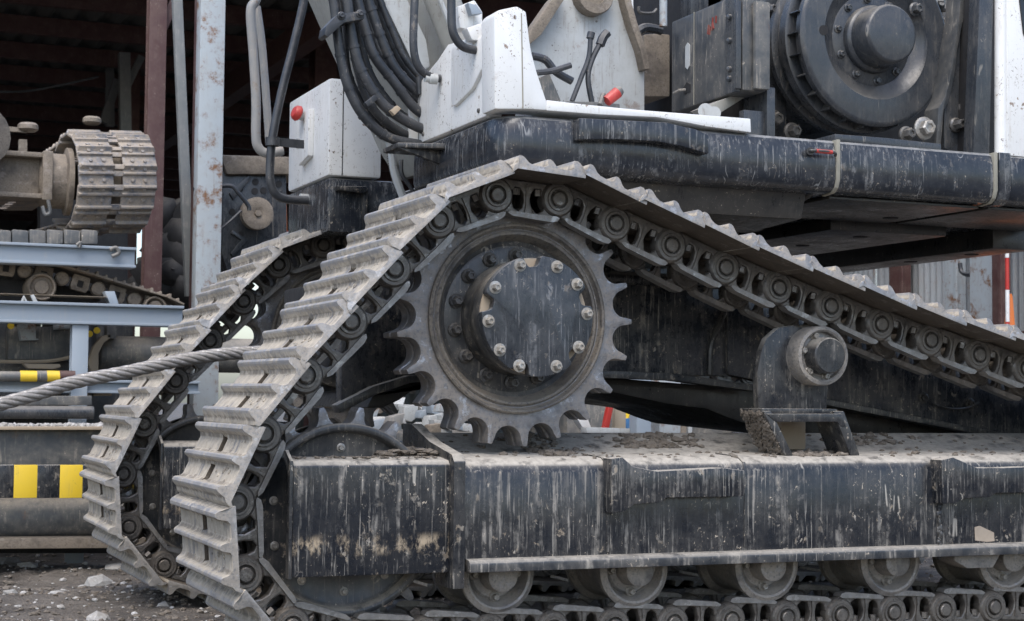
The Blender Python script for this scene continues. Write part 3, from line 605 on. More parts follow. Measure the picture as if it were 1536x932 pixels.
# corner cabinet
wc = part('white_cabinet', 'white', lambda m: m.slab([(741, 22), (748, 15), (776, 9), (790, 17), (795, 60), (798, 78), (806, 108), (820, 150), (822, 166), (790, 164), (742, 164)], -.003, .13), RIG, .012)
def front_panel(m):
    a = 2.322; m.prism([(.131, ZT+.006), (.131, 2.34), (.55, 2.375), (.66, 2.335), (.80, 2.30), (.905, 2.27), (.905, ZT+.006)], a, a+.07, 'x')
part('front_panel', 'white', front_panel, wc, .014)
def recess(m):
    m.prism([(.138, 2.325), (.46, 2.35), (.47, 2.33), (.47, 2.13), (.45, 2.105), (.41, 2.105), (.24, 2.14), (.138, 2.20)], 2.306, 2.33, 'x')
part('pressed_panel', 'white', recess, wc, .012)
for y_ in (.20, .82): part('panel_screw', 'dbolt', lambda m: m.lathe([(0, 0), (.010, 0), (.008, .006), (0, .007)], (2.322, y_, 2.05), (-1, 0, 0), 12), wc)
part('panel_seam', 'hole', lambda m: m.box(2.3205, 2.325, .876, .880, ZT+.01, 2.262), wc)
part('block_seam', 'seam', lambda m: m.slab([(781.5, 20), (783, 20), (785.5, 162), (783.5, 162)], -.0042, 0), wc)
part('panel_lip', 'white', lambda m: m.box(2.29, 2.33, .905, .93, ZT+.006, 2.26), wc, .006)
part('rubber_grip', 'rubber', lambda m: m.cyl(W(628, 116, .86), W(630, 142, .86), .012), wc)
part('top_flap', 'white', lambda m: (m.slab([(686, 10), (712, 0), (724, 18), (724, 50), (690, 42)], .25, .32), m.slab([(700, 42), (742, 28), (742, 64), (708, 60)], .18, .24)), wc, .006)
part('grey_bracket', 'grey', lambda m: m.slab([(702, 4), (716, 8), (724, 20), (708, 22)], .2, .24), wc, .003)
def boss(m): m.lathe([(0, 0), (.022, 0), (.022, .03), (.016, .034), (.016, .05), (0, .05)], W(655, 119, .62), (-1, 0, 0), 20)
part('rail_boss', 'greyw', boss, wc)
for nm, p, Y in (('handrail', [(623, -40), (622, 0), (620, 60), (623, 88), (632, 106), (648, 116), (660, 118)], .62), ('handrail', [(676, -40), (677, 0), (678, 40), (685, 60), (698, 72), (722, 77)], .20)):
    part(nm, 'rubber', lambda m: m.tube([W(a, b, Y) for a, b in p], .0165, 12), wc)
part('step_plate', 'black2', lambda m: (m.prism([(2.14, .62), (2.325, .56), (2.325, .80), (2.14, .80)], 1.955, 1.975, 'z'), m.prism([(2.14, 1.955), (2.325, 1.955), (2.325, 1.90)], .62, .64, 'y')), DK, .004)
part('hose', 'rubber', lambda m: m.tube([W(602, 240, .85), W(603, 262, .85), (W(615, 280, .85)), W(626, 300, .85)], .009, 8), DK)
part('underdeck_cylinder', 'black2', lambda m: m.lathe([(0, 1.58), (.16, 1.58), (.16, 1.8), (0, 1.8)], (2.55, .55, 0), (0, 0, 1), 32), DK)
# far front box with its black base
fb = part('front_box', 'white', lambda m: m.prism([(2.235, 1.90), (2.235, 2.62), (2.50, 2.62), (2.50, 1.90)], 2.005, 2.47, 'z'), RIG, .018)
part('box_seam', 'hole', lambda m: m.box(2.302, 2.306, 1.8985, 1.905, 2.01, 2.46), fb)
part('front_base', 'deck', lambda m: (m.prism([(2.235, 1.902), (2.235, 2.62), (2.62, 2.62), (2.62, 1.902)], 1.735, 1.998, 'z')), RIG, .03)
part('base_step', 'black2', lambda m: (m.slab([(505, 279), (550, 280), (552, 286), (546, 290), (508, 285)], 1.84, 1.90), m.slab([(545, 282), (552, 282), (551, 322), (547, 345), (546, 322)], 1.86, 1.90)), RIG, .004)
def pnl(m): m.prism([(2.15, 2.13), (2.15, 2.36), (2.32, 2.36), (2.32, 2.10)], 2.205, 2.236, 'x')
part('raised_panel', 'white', pnl, fb, .008)
def knob(m):
    p = WX(462, 178, 2.23); m.lathe([(0, 0), (.02, 0), (.02, .05), (0, .05)], p, (-1, -.2, .2), 20, 0)
    m.lathe([(0, .05), (.034, .05), (.040, .058), (.036, .075), (.026, .084), (0, .086)], p, (-1, -.2, .35), 24, 1)
part('stop_button', ('greyw', 'red'), knob, fb)
for a, b in ((454, 216), (459, 299)): part('rail_boss', 'greyw', lambda m: m.lathe([(0, -.01), (.026, -.01), (.026, .03), (.015, .035), (0, .035)], WX(a, b, 2.225), (-1, 0, 0), 18), fb)
part('handrail', 'rubber', lambda m: m.tube([W(a, b, 2.0) for a, b in ((462, -60), (456, 0), (440, 70), (422, 140), (409, 205), (405, 250), (406, 275), (414, 292), (430, 299), (462, 301))], .021, 12), fb)
part('handrail', 'wornrail', lambda m: (m.tube([W(a, b, 2.35) for a, b in ((396, -40), (384, 0), (376, 18), (380, 80), (384, 150), (384, 205), (388, 222), (400, 230), (424, 226))], .024, 12)), fb)
part('handrail', 'wornrail', lambda m: (m.tube([W(a, b, 2.5) for a, b in ((385, 10), (392, 60), (398, 130), (404, 215))], .020, 10)), fb)
def clampb(m): m.lathe([(.034, -.02), (.034, .02)], W(409, 213, 1.99), (0, 0, 1), 16); m.bar(W(406, 212, 1.97), W(455, 217, 2.05), .012, .04)
part('rail_clamp', 'rubber', clampb, fb)
# boom foot, grey ram, hoses
bm_ = part('boom', 'cream', lambda m: m.slab([(470, -150), (600, -150), (660, 0), (735, 150), (745, 230), (660, 250), (630, 200), (600, 132), (565, 66), (535, 0)], 1.05, 1.62), RIG, .02)
part('boom_rib', 'greyw', lambda m: m.slab([(548, -60), (600, -60), (612, 0), (640, 60), (646, 100), (634, 108), (618, 92), (574, 0)], .95, 1.06), bm_, .01)
part('ram', 'cream', lambda m: (m.cyl(W(640, -60, .9), W(706, 110, .9), .075, seg=32)), bm_)
part('ram_strip', 'greyw', lambda m: (m.tube([W(652, -20, .8), W(676, 40, .8), W(688, 72, .8)], .011, 8)), bm_)
def hoses():
    L = [([(486, -40), (500, 0), (505, 40), (512, 90), (524, 135), (546, 175), (580, 205), (622, 216), (670, 222)], .86, .021),
         ([(505, -40), (520, 0), (526, 45), (536, 90), (552, 125), (580, 162), (625, 190), (670, 205)], .84, .022),
         ([(522, -40), (536, 0), (548, 45), (562, 85), (590, 122), (625, 165), (670, 190)], .87, .021),
         ([(540, -40), (552, 0), (572, 60), (596, 108), (640, 150), (680, 170)], .90, .023),
         ([(512, -40), (524, 10), (528, 60), (538, 110), (552, 150), (575, 180), (622, 208), (670, 215)], .93, .018),
         ([(530, -40), (545, 0), (555, 40), (575, 90), (620, 150), (670, 180)], .96, .018),
         ([(560, -40), (570, 0), (590, 50), (610, 92), (650, 135), (690, 160)], .93, .015)]
    L += [([(495, -40), (508, 0), (516, 50), (520, 100), (534, 140), (560, 178), (600, 205), (660, 218)], .98, .017),
          ([(514, -40), (530, 0), (540, 60), (552, 105), (576, 145), (610, 178), (670, 200)], .95, .019),
          ([(532, -40), (546, 0), (562, 55), (580, 95), (606, 130), (640, 160), (690, 180)], .91, .016),
          ([(550, -40), (562, 0), (580, 50), (602, 96), (640, 138), (690, 165)], .99, .02)]
    for P, Y, r in L:
        def fn(m):
            pts = [W(a, b, Y) for a, b in P]; sp = smooth_path(pts, 10); N = len(sp)-1
            m.tube(sp, r, 12, sm=False)
            for q in (.22, .34, .47, .60, .71):
                k_ = int(N*(q+r)); m.cyl(sp[k_], sp[k_+1], r*1.13, seg=14)
        part('hose', 'rubber', fn, bm_)
hoses()
def clamp(m):
    m.slab([(489, 40), (506, 22), (538, 17), (546, 19), (547, 28), (516, 34), (492, 56), (487, 52)], .77, .86)
    for a, b in ((512, 24), (540, 21)): hexbolt(m, tuple(W(a, b, .77)), .012, .018)
part('hose_clamp', 'rubber', clamp, bm_, .003)
part('clamp_clip', 'tan', lambda m: m.slab([(586, 166), (596, 158), (602, 163), (592, 173)], .79, .82), bm_, .002)
part('clip', 'rubber', lambda m: m.slab([(548, 154), (562, 142), (568, 148), (552, 161)], .80, .83), bm_, .002)
part('conduit', 'greyw', lambda m: m.tube([W(a, b, 1.2) for a, b in ((566, 200), (584, 215), (592, 260), (606, 300))], .018, 8), RIG)
part('drag_chain', 'black2', lambda m: [m.bar(W(578+q*.6+3*math.sin(q*.2), 205+q*2.2, 1.5), W(578+q*.6, 206.6+q*2.2, 1.5), .04, .03) for q in range(0, 44, 1)], RIG)
# A-frame plate with pivot eye
af = part('mast_bracket', 'greyw', lambda m: m.slab([(846, -60), (926, -60), (938, 5), (948, 40), (961, 76), (967, 104), (967, 168), (800, 165), (790, 130), (790, 62), (806, 40), (828, 12)], .92, .98), RIG, .006)
part('bracket_edge', 'muddy', lambda m: m.slab([(926, -60), (938, -60), (948, 5), (958, 40), (970, 76), (975, 104), (967, 104), (961, 76), (948, 40), (938, 5)], .86, 1.0), af, .004)
part('bracket_rib', 'muddy', lambda m: m.slab([(800, 40), (828, 0), (846, -20), (846, 0), (812, 52), (796, 66), (790, 62)], .85, .93), af, .004)
part('pivot_eye', 'muddy', lambda m: m.lathe([(.045, .86), (.085, .86), (.09, .87), (.09, .93), (.045, .93), (.045, .86)], (W(888, -6, .9).x, 0, W(888, -6, .9).z), (0, 1, 0), 36), af)
part('pivot_pin', 'muddy', lambda m: m.lathe([(0, .875), (.045, .875), (.045, .93), (0, .93)], (W(888, -6, .9).x, 0, W(888, -6, .9).z), (0, 1, 0), 28), af)
# levers
part('control_lever', 'rubber', lambda m: (m.tube([W(a, b, .5) for a, b in ((858, 152), (872, 116), (883, 86), (886, 52))], .011, 8), m.cyl(W(885, 58, .5), W(887, 49, .5), .016)), RIG)
part('control_lever', 'rubber', lambda m: (m.tube([W(a, b, .5) for a, b in ((888, 155), (882, 118), (888, 90), (902, 62))], .012, 8), m.tube([W(900, 68, .5), W(905, 56, .5), W(911, 49, .5)], .02, 6)), RIG)
part('bent_handle', 'rubber', lambda m: (m.tube([W(a, b, .35) for a, b in ((798, 84), (818, 90), (834, 108), (858, 122))], .016, 10), m.tube([W(796, 110, .3), W(826, 107, .3), W(856, 98, .3)], .012, 8)), RIG)
part('handle_base', 'darkm', lambda m: m.slab([(806, 118), (824, 110), (832, 128), (842, 152), (810, 152)], .35, .45), RIG, .004)
part('red_handle', ('red', 'darkm'), lambda m: (m.cyl(W(910, 152, .3), W(926, 139, .3), .022, .024, 16, 0), m.cyl(W(926, 139, .3), W(931, 135, .3), .024, .018, 16, 1), m.tube([W(900, 158, .3), W(905, 142, .32)], .012, 8, 1)), RIG)
part('lever_base', 'darkm', lambda m: m.slab([(850, 152), (900, 153), (930, 156), (930, 170), (850, 168)], .42, .6), RIG, .004)
# black control cabinet
def cab(m):
    X0, Y0, Y1 = 3.535, .30, .92; m.box(X0, X0+.115, Y0, Y1, 2.245, 2.66)
cc = part('control_cabinet', 'graph', cab, RIG, .012)
part('cabinet_frame', 'winch', lambda m: (m.box(3.512, 3.533, .315, .40, 2.24, 2.72), m.box(3.505, 3.53, .30, .318, 2.25, 2.62)), cc, .004)
part('cabinet_side', 'greyw', lambda m: m.box(3.58, 3.652, .270, .298, 2.25, 2.62), cc, .01).data.materials[0] = M['darkm']
part('cabinet_seam', 'seam', lambda m: m.box(3.5335, 3.536, .708, .713, 2.25, 2.66), cc)
part('door_slot', 'greyw', lambda m: m.prism([(.745, 2.43), (.765, 2.415), (.785, 2.43), (.785, 2.52), (.765, 2.535), (.745, 2.52)], 3.532, 3.537, 'x'), cc)
part('latch_recess', 'hole', lambda m: m.prism([(.74, 2.31), (.80, 2.31), (.80, 2.34), (.77, 2.36), (.74, 2.345)], 3.532, 3.5365, 'x'), cc)
part('latch_handle', 'bolt', lambda m: m.tube([(3.525, .77, 2.325), (3.50, .77, 2.322), (3.50, .83, 2.318)], .006, 8, sm=False), cc)
for z in (2.30, 2.34, 2.46, 2.56): part('cabinet_bolt', 'winch', lambda m: m.lathe([(0, 0), (.014, 0), (.012, .012), (0, .018)], (3.512, .36, z), (-1, 0, 0), 14), cc)
def marks(m):
    for y0, z0, y1, z1 in ((.585, 2.535, .575, 2.575), (.57, 2.53, .562, 2.565), (.55, 2.545, .54, 2.60), (.535, 2.55, .545, 2.585), (.515, 2.57, .512, 2.60)): m.bar((3.5335, y0, z0), (3.5335, y1, z1), .004, .010, up=(1, 0, 0))
part('red_lettering', 'redmark', marks, cc)
part('cabinet_support', 'winch', lambda m: (m.box(3.66, 3.70, .31, .5, 2.01, 2.27), m.box(3.56, 3.66, .33, .37, 2.01, 2.17)), RIG, .004)
part('cabinet_tray', 'cream', lambda m: m.slab([(1060, 160), (1118, 135), (1118, 146), (1080, 170)], .45, .6), RIG, .003)
part('pipe_clamp', 'greyw', lambda m: (m.cyl(W(1058, 166, .30), W(1058, 166, .40), .03), m.cyl(W(1071, 170, .26), W(1071, 170, .36), .028)), RIG)
part('brown_tank', 'muddy', lambda m: m.slab([(966, 52), (988, 50), (1005, 52), (1005, 145), (968, 145)], 1.2, 1.5), RIG, .008)
part('beige_panel', 'wood', lambda m: m.slab([(950, -40), (1005, -40), (1005, 60), (966, 60), (955, 20)], 1.7, 1.8), RIG, .004)
part('green_pipe', 'winch', lambda m: m.tube([W(952, 52, 1.1), W(968, 42, 1.1), W(992, 46, 1.1)], .022, 8), RIG)
part('steel_tube', 'galv', lambda m: m.cyl(W(995, -40, 1.0), W(995, 40, 1.0), .018), RIG)
part('hanging_hook', 'dbolt', lambda m: m.tube([W(958, 10, 1.0), W(960, 19, 1.0), W(978, 20, 1.0), W(985, 14, 1.0)], .008, 6), RIG)
part('sign_strip', 'white', lambda m: m.slab([(939, -20), (949, -20), (951, 34), (944, 30)], 1.02, 1.04), RIG)
part('dark_frame', 'winch', lambda m: (m.slab([(1036, -40), (1082, -40), (1082, 20), (1060, 30), (1036, 30)], 1.0, 1.1)), RIG, .004)
# winch
wc0 = W(1309, 60, .33); WC = (wc0.x, 0, wc0.z)
def drum(m):
    m.lathe([(0, .335), (.19, .335), (.20, .34), (.25, .318), (.265, .30), (.36, .30), (.372, .303), (.380, .312), (.380, .325), (.37, .335), (.37, .36), (.30, .36)], WC, seg=96)
    m.lathe([(.30, .355), (.345, .355), (.345, .40), (.30, .40)], WC, seg=72)
    m.lathe([(.30, .40), (.385, .40), (.395, .405), (.395, .45), (.385, .455), (.36, .46), (.36, .52), (.385, .53), (.385, .56), (.33, .57), (.33, .95), (0, .95)], WC, seg=96)
wd = part('winch_drum', 'winch', drum, RIG, 0, 40)
part('drum_hub', 'winch', lambda m: m.lathe([(0, .185), (.112, .185), (.120, .188), (.127, .20), (.131, .30), (.142, .305), (.147, .315), (.147, .34), (0, .34)], WC, seg=64), wd, 0, 40)
for k in range(10):
    a = .45+2*PI*k/10
    part('drum_bolt', 'winch', lambda m: hexbolt(m, (WC[0]+.178*math.cos(a), .336, WC[2]+.178*math.sin(a)), .013, .022), wd)
part('drum_hole', 'hole', lambda m: m.lathe([(0, .2985), (.022, .2985), (.022, .305), (0, .305)], (WC[0]-.27, 0, WC[2]+.01), seg=24), wd)
for k in range(26):
    a = 2*PI*k/26
    part('drum_rib', 'winch', lambda m: m.bar((WC[0]+.362*math.cos(a), .335, WC[2]+.362*math.sin(a)), (WC[0]+.362*math.cos(a), .402, WC[2]+.362*math.sin(a)), .005, .05, up=(math.cos(a), 0, math.sin(a))), wd)
part('rim_bolt', 'winch', lambda m: hexbolt(m, tuple(W(1372, 15, .30)), .022, .04), wd)
WF = part('winch_plate', 'winch', lambda m: m.slab([(1140, -60), (1180, -60), (1180, 212), (1140, 204)], .62, .66), RIG, .004)
part('winch_foot', 'winch', lambda m: m.slab([(1252, 201), (1330, 207), (1412, 216), (1412, 229), (1252, 211)], .03, .35), RIG, .004)
for a, b, r, Y in ((1160, 180, .03, .60), (1187, 198, .028, .55), (1358, 202, .024, .2), (1385, 193, .034, .2), (1153, 16, .02, .6)):
    part('large_bolt', 'bolt' if a == 1385 else 'dbolt', lambda m: hexbolt(m, tuple(W(a, b, Y)), r, .05), WF)
sp_ = part('side_plate', 'winch', lambda m: m.slab([(1455, -40), (1453, 0), (1449, 120), (1449, 200), (1438, 214), (1424, 226), (1416, 222), (1417, 160), (1424, 150), (1432, 112), (1437, 70), (1445, 30), (1452, -40)], .22, .26), RIG, .004)
part('plate_edge', 'graph', lambda m: m.slab([(1444, -40), (1452, -40), (1445, 30), (1437, 70), (1432, 112), (1424, 150), (1416, 165), (1411, 222), (1404, 218), (1408, 162), (1418, 145), (1426, 110), (1431, 70), (1438, 30)], .2, .30), sp_, .003)
for a, b, r in ((1449, 163, .030), (1432, 188, .022)): part('large_bolt', 'dbolt', lambda m: hexbolt(m, tuple(W(a, b, .22)), r, .06), sp_)
part('corner_post', 'winch', lambda m: m.slab([(1472, -60), (1492, -60), (1484, 234), (1460, 232)], .05, .12), RIG, .004)
part('corner_post', 'winch', lambda m: m.slab([(1456, -60), (1470, -60), (1459, 232), (1449, 228)], .16, .22), RIG, .003).data.materials[0] = M['hole']
part('white_post', 'white', lambda m: m.cyl(W(1501, -60, .05), W(1501, 236, .05), .027, seg=24), RIG, 0, 40)
pn = part('side_door', 'white', lambda m: m.slab([(1511, -60), (1640, -60), (1640, 246), (1511, 233)], .02, .06), RIG, .004)
part('door_window', 'glass', lambda m: m.slab([(1524, -50), (1640, -50), (1640, 120), (1560, 110), (1536, 50)], .012, .03), pn)
# engine bay behind the winch
part('dark_inner_body', 'hole', lambda m: (m.box(3.75, 5.42, 1.0, 2.5, 2.015, 3.6)), RIG, .02)  # dark body added to block the background and keep this gap dark
def pipes(m):
    for a, Y, r in ((1402, .55, .022), (1412, .6, .03), (1424, .62, .022), (1436, .6, .02)): m.tube([W(a+8, -60, Y), W(a+4, 0, Y), W(a, 70, Y), W(a-6, 150, Y)], r, 10)
    for k in range(40): p = W(random.uniform(1396, 1432), random.uniform(0, 180), .5); m.lathe([(0, 0), (.02, 0), (.02, .03), (.012, .05), (0, .05)], p, (random.uniform(-1, 1), -1, random.uniform(-1, 1)), 8)
part('engine_pipes', 'darkm', pipes, RIG)
part('white_canister', 'cream', lambda m: m.slab([(1390, -30), (1406, -30), (1407, 14), (1393, 14)], .4, .5), RIG, .004)
# ================================================================ WIRE ROPE
R0 = [W(520, 520, 1.02), W(450, 524, 1.0), W(395, 528, 1.0), W(340, 531, 1.0), W(270, 541, .98), W(190, 558, .95), (W(110, 574, .92)), W(50, 593, .88), W(0, 607, .85), W(-80, 635, .8), W(-200, 690, .75)]
cp = smooth_path(R0, 26); rp = MB(); base = []
u = None; acc = 0
for i, p in enumerate(cp):
    d = (cp[min(i+1, len(cp)-1)]-cp[max(i-1, 0)]).normalized()
    if u is None: u, v = perp(d)
    else: u = (u-d*u.dot(d)).normalized(); v = d.cross(u); acc += (p-cp[i-1]).length
    base.append((p, u.copy(), v.copy(), acc))
ROPE = thing('wire_rope', 'thick twisted steel wire rope stretched in front of the far track', 'wire rope', (base[0][0].x, 1.0, 0))
for k in range(7):
    m = MB()
    if k == 6: m.tube([b[0] for b in base], .0135, 8, sm=False)
    else: m.tube([p+(u*math.cos(2*PI*k/6+a*23)+v*math.sin(2*PI*k/6+a*23))*.0165 for p, u, v, a in base], .0105, 8, sm=False)
    m.build('strand' if k < 6 else 'core', M['rope'], ROPE, 0, 60)
# ================================================================ SHED
SH = thing('open_shed', 'dark open steel shed with corrugated roof and red purlins behind the machines', 'shed', (0, 16, 0))
ZR = 5.0
def corr(m, x0, x1, y0, y1, z, pitch, amp, along='y', mi=0):
    n = int((x1-x0)/pitch)*4; A = []; B = []
    for i in range(n+1):
        x = x0+(x1-x0)*i/n; h = amp*(0, 1, 1, 0)[i % 4] if along == 'y' else amp*math.sin(i*PI/2)
        if along == 'y': A.append((x, y0, z+h)); B.append((x, y1, z+h))
    k = len(A); m.add(A+B, [(i, i+1, k+i+1, k+i) for i in range(k-1)], mi)
for q in range(12):
    x0 = -16+q*3
    m = MB(); corr(m, x0, x0+3.05, 7.5, 34, ZR+.004*(q % 2), .25, .05); m.build('roof_sheet', M['roof'], SH, 0, 20)
for k in range(18):
    y = 8.3+k*1.4; m = MB(); m.box(-16, 20, y, y+.09, ZR-.20, ZR-.012); m.build('purlin', M['maroon'], SH)
for x in (-9, -2.5, 4.5, 11.5):
    m = MB(); m.box(x, x+.18, 8, 33.5, ZR-.48, ZR-.205); m.build('rafter', M['maroon'], SH)
def wall_sheet(name, p0, p1, z0, z1, pitch, amp, mt, par):
    a = Vector((*p0, 0)); b = Vector((*p1, 0)); Ln = (b-a).length; d = (b-a)/Ln; nr = Vector((-d.y, d.x, 0)); n = max(4, int(Ln/pitch)*6); A = []; B = []
    for i in range(n+1):
        q = a+d*(Ln*i/n)+nr*(amp*math.sin(i*PI/3)); A.append((q.x, q.y, z0)); B.append((q.x, q.y, z1))
    m = MB(); m.add(A+B, [(i, i+1, n+2+i, n+1+i) for i in range(n)]); return m.build(name, M[mt], par, 0, 60)
for k in range(9):
    x = -16+k*2.0
    if k not in (8,): wall_sheet('wall_sheet', (x, 33.6), (x+1.99, 33.6), 0, ZR, .25, .03, 'roof', SH)
for k in range(10):
    x = .9+k*2.0
    if k in (3, 4): continue
    wall_sheet('wall_sheet', (x, 33.6), (x+1.99, 33.6), 0, ZR, .25, .03, 'roof', SH)
for k in range(13): wall_sheet('wall_sheet', (-15.9, 8+k*2), (-15.9, 9.99+k*2), 0, ZR, .25, .03, 'roof', SH)
def hcol(name, px, Y, w, mt, z1=5.0, dx=0):
    p = W(px, 430, Y); x = p.x; m = MB()
    m.box(x-w/2, x+w/2, Y, Y+.018, 0, z1); m.box(x-w/2, x+w/2, Y+w-.018, Y+w, 0, z1); m.box(x-.007, x+.007, Y+.019, Y+w-.019, 0, z1)
    return m.build(name, M[mt], SH, .003, 40)
hcol('column', 229, 7.2, .135, 'maroon', ZR-.01); hcol('column', 484, 12.0, .25, 'maroon', ZR-.01); hcol('column', -330, 9, .25, 'maroon', ZR-.01)
hcol('column', 190, 14.5, .22, 'maroon', ZR-.01); hcol('column', 172, 22, .22, 'maroon', ZR-.01)
m = MB(); p = W(312, 430, 4.6); m.box(p.x-.078, p.x+.078, 4.6, 4.72, 0, 4.9); m.build('column', M['galv'], SH, .006, 40)
m = MB(); p = W(296, 430, 4.75); m.box(p.x-.02, p.x+.05, 4.74, 4.9, 0, 4.9); m.build('column', M['maroon'], SH, .003, 40)
m = MB(); m.bar(W(262, -80, 5.6), W(285, 445, 5.6), .065, .065); o = tag(m.build('steel_pole', M['darkm'], None, .006), 'thin grey steel pole leaning beside the light grey shed column', 'pole'); o.data.materials[0] = M['pole']
for a, b, Y, w, mt in (((235, 0), (268, -60), 7.3, .05, 'maroon'), ((236, 60), (262, 0), 7.3, .07, 'maroon'), ((188, 200), (186, 80), 13, .12, 'pole'), ((190, 130), (212, 85), 13.2, .08, 'pole'), ((155, 185), (176, 120), 15, .1, 'pole'), ((165, 190), (164, 60), 15.3, .1, 'pole')):
    m = MB(); m.bar(W(*a, Y), W(*b, Y), w, w); m.build('brace', M[mt], SH, .003)
m = MB(); m.tube([W(-10, 138, 12), W(40, 137, 12), (W(90, 128, 12)), W(148, 115, 12)], .012, 6); o = tag(m.build('hanging_cable', M['rubber']), 'thin dark cable sagging under the shed roof at upper left', 'cable')
# ================================================================ MACHINES AND RACKS AT LEFT
# upper crawler seen end-on
UC = thing('muddy_crawler', 'muddy brown crawler seen end-on with worn track shoes, up on steel beams at left', 'crawler', (1.0, 5.3, 1.6))
c = W(165, 268, 4.6); cxm = c.x; zc = c.z+.01; Rr = .285
a0 = W(104, 268, 4.6).x; a1 = W(226, 268, 4.6).x; Wd = (a1-a0)
usm = MB(); pr = [(-.080, .006), (-.075, .012), (-.068, .034), (-.056, .034), (-.050, .014), (.010, .013), (.016, .030), (.028, .030), (.034, .013), (.068, .013), (.074, .005), (.074, 0), (-.080, -.002)]
for lo, hi in ((-Wd/2, -.055), (-.012, .20*Wd)): pass
usm.ring([(-Wd/2+max(0, z-.02)*.7, x, z) for x, z in pr], [(-.03, x, z) for x, z in pr]); usm.ring([(.03, x, z) for x, z in pr], [(Wd/2-max(0, z-.02)*.7, x, z) for x, z in pr])
for xx in ((-.080, -.046), (.006, .038)): usm.box(-.03, .03, xx[0], xx[1], 0, .018)
for bx in (-.17, -.09, .09, .17):
    for by in (-.02, .05): usm.lathe([(0, .012), (.013, .012), (.013, .022), (0, .022)], (bx, by, 0), (0, 0, 1), 6)
USH = usm.mesh('shoe', [M['muddyshoe']], .002, 40)
tilt = math.radians(-4)
pth = [(0+Rr*math.cos(math.radians(a)), Rr*math.sin(math.radians(a))) for a in range(270, 89, -9)]
# front of the loop is at small Y: shoes around the front wheel, then back along +Y
seq = []
for a in range(-120, 121, 24): t = math.radians(a); seq.append((-Rr*math.cos(t), Rr*math.sin(t), t))
for i in range(15): seq.append((.17+i*.152, Rr*.86-.014*i, 'top')); 
for i in range(6): seq.append((.17+i*.152, -Rr*.86, 'bot'))
for y, z, t in seq:
    s = link('shoe', USH, UC)
    if t == 'top': Rm = Matrix.Rotation(-.10, 4, 'X')
    elif t == 'bot': Rm = Matrix.Rotation(PI, 4, 'X')
    else: Rm = Matrix.Rotation(PI/2-t, 4, 'X')
    s.matrix_basis = Matrix.Translation((cxm, 4.6+Rr, zc)) @ Matrix.Rotation(.16, 4, 'Z') @ Matrix.Translation((0, y, z)) @ Matrix.Rotation(tilt, 4, 'Y') @ Rm
def wheel2(m): m.lathe([(0, -.14), (.1, -.14), (.12, -.12), (.16, -.11), (.235, -.10), (.245, -.08), (.245, .1), (0, .1)], (cxm-.02, 4.6+Rr+.03, zc), (1, 0, 0), 40)
m = MB(); wheel2(m); m.build('drive_wheel', M['muddy'], UC, 0, 40)
m = MB(); p = W(95, 265, 4.75); m.lathe([(0, 0), (.13, 0), (.16, .02), (.17, .05), (.17, .16), (.21, .17), (.21, .2), (0, .2)], (p.x-.14, 4.6+Rr, zc-.01), (1, 0, 0), 32); m.build('drive_housing', M['muddy'], UC, 0, 40)
def axle(m):
    x0, x1 = -1.2, W(66, 265, 4.8).x
    m.box(x0, x1, 4.72, 4.98, zc+.11, zc+.14); m.box(x0, x1, 4.72, 4.98, zc-.14, zc-.11); m.box(x0, x1, 4.80, 4.82, zc-.11, zc+.11); m.box(x1-.02, x1+.04, 4.70, 5.0, zc-.15, zc+.15)
m = MB(); axle(m); m.build('axle_beam', M['muddy'], UC, .008, 40)
m = MB(); m.tube([W(72, 300, 4.68), W(75, 318, 4.68), W(68, 322, 4.68), W(64, 310, 4.7)], .012, 8); m.build('hook', M['darkm'], UC)
for a, b in ((42, 192), (138, 182)):
    m = MB(); m.lathe([(0, -.025), (.045, -.025), (.065, -.01), (.065, .015), (.05, .03), (0, .035)], W(a, b, 5.3+(a > 99)), (0, 0, 1), 20); m.build('cap', M['muddy'], UC, 0, 40)
def lamp(m):
    m.bar(W(34, 210, 5.3), W(34, 240, 5.3), .05, .05); m.bar(W(0, 193, 5.3), W(40, 196, 5.3), .03, .03)
m = MB(); lamp(m); m.build('stand', M['muddy'], UC, 0, 40)
m = MB(); p = W(-38, 205, 4.6); m.lathe([(0, 0), (.12, 0), (.15, .03), (.17, .08), (.17, .12), (0, .12)], p, (.6, -1, 0), 18); m.box(p.x-.3, p.x+.03, 4.6, 4.9, p.z-.35, p.z); m.build('motor', M['muddy'], UC, .01)
# pads under it and the beams
m0 = W(0, 382, 4.35)
RK = thing('steel_rack', 'grey painted steel beam rack carrying the muddy crawler parts at left', 'rack', (.6, 4.5, 0))
def beam(m, px0, px1, py0, py1, Y, dp=.16, t=.016, x0=None):
    a = W(px0, py0, Y); b = W(px1, py1, Y); c_ = W(px1, py0, Y); d_ = W(px0, py1, Y); X0, X1 = x0 if x0 is not None else a.x, b.x; zt, zb = (a.z+c_.z)/2, (b.z+d_.z)/2
    m.box(X0, X1, Y, Y+dp, zt-t, zt); m.box(X0, X1, Y, Y+dp, zb, zb+t); m.box(X0, X1-.003, Y+.03, Y+.045, zb+t, zt-t)
    return X0, X1, zb, zt
def rack_part(nm, fn, mt='grey', bev=.003): m = MB(); r = fn(m); m.build(nm, M[mt], RK, bev, 40); return r
rack_part('beam', lambda m: beam(m, 0, 204, 367, 398, 4.35, x0=-2.5))
RB = rack_part('beam', lambda m: beam(m, 0, 276, 455, 487, 4.15, x0=-2.5))
rack_part('beam', lambda m: beam(m, 0, 300, 570, 590, 4.22, x0=-2.5))
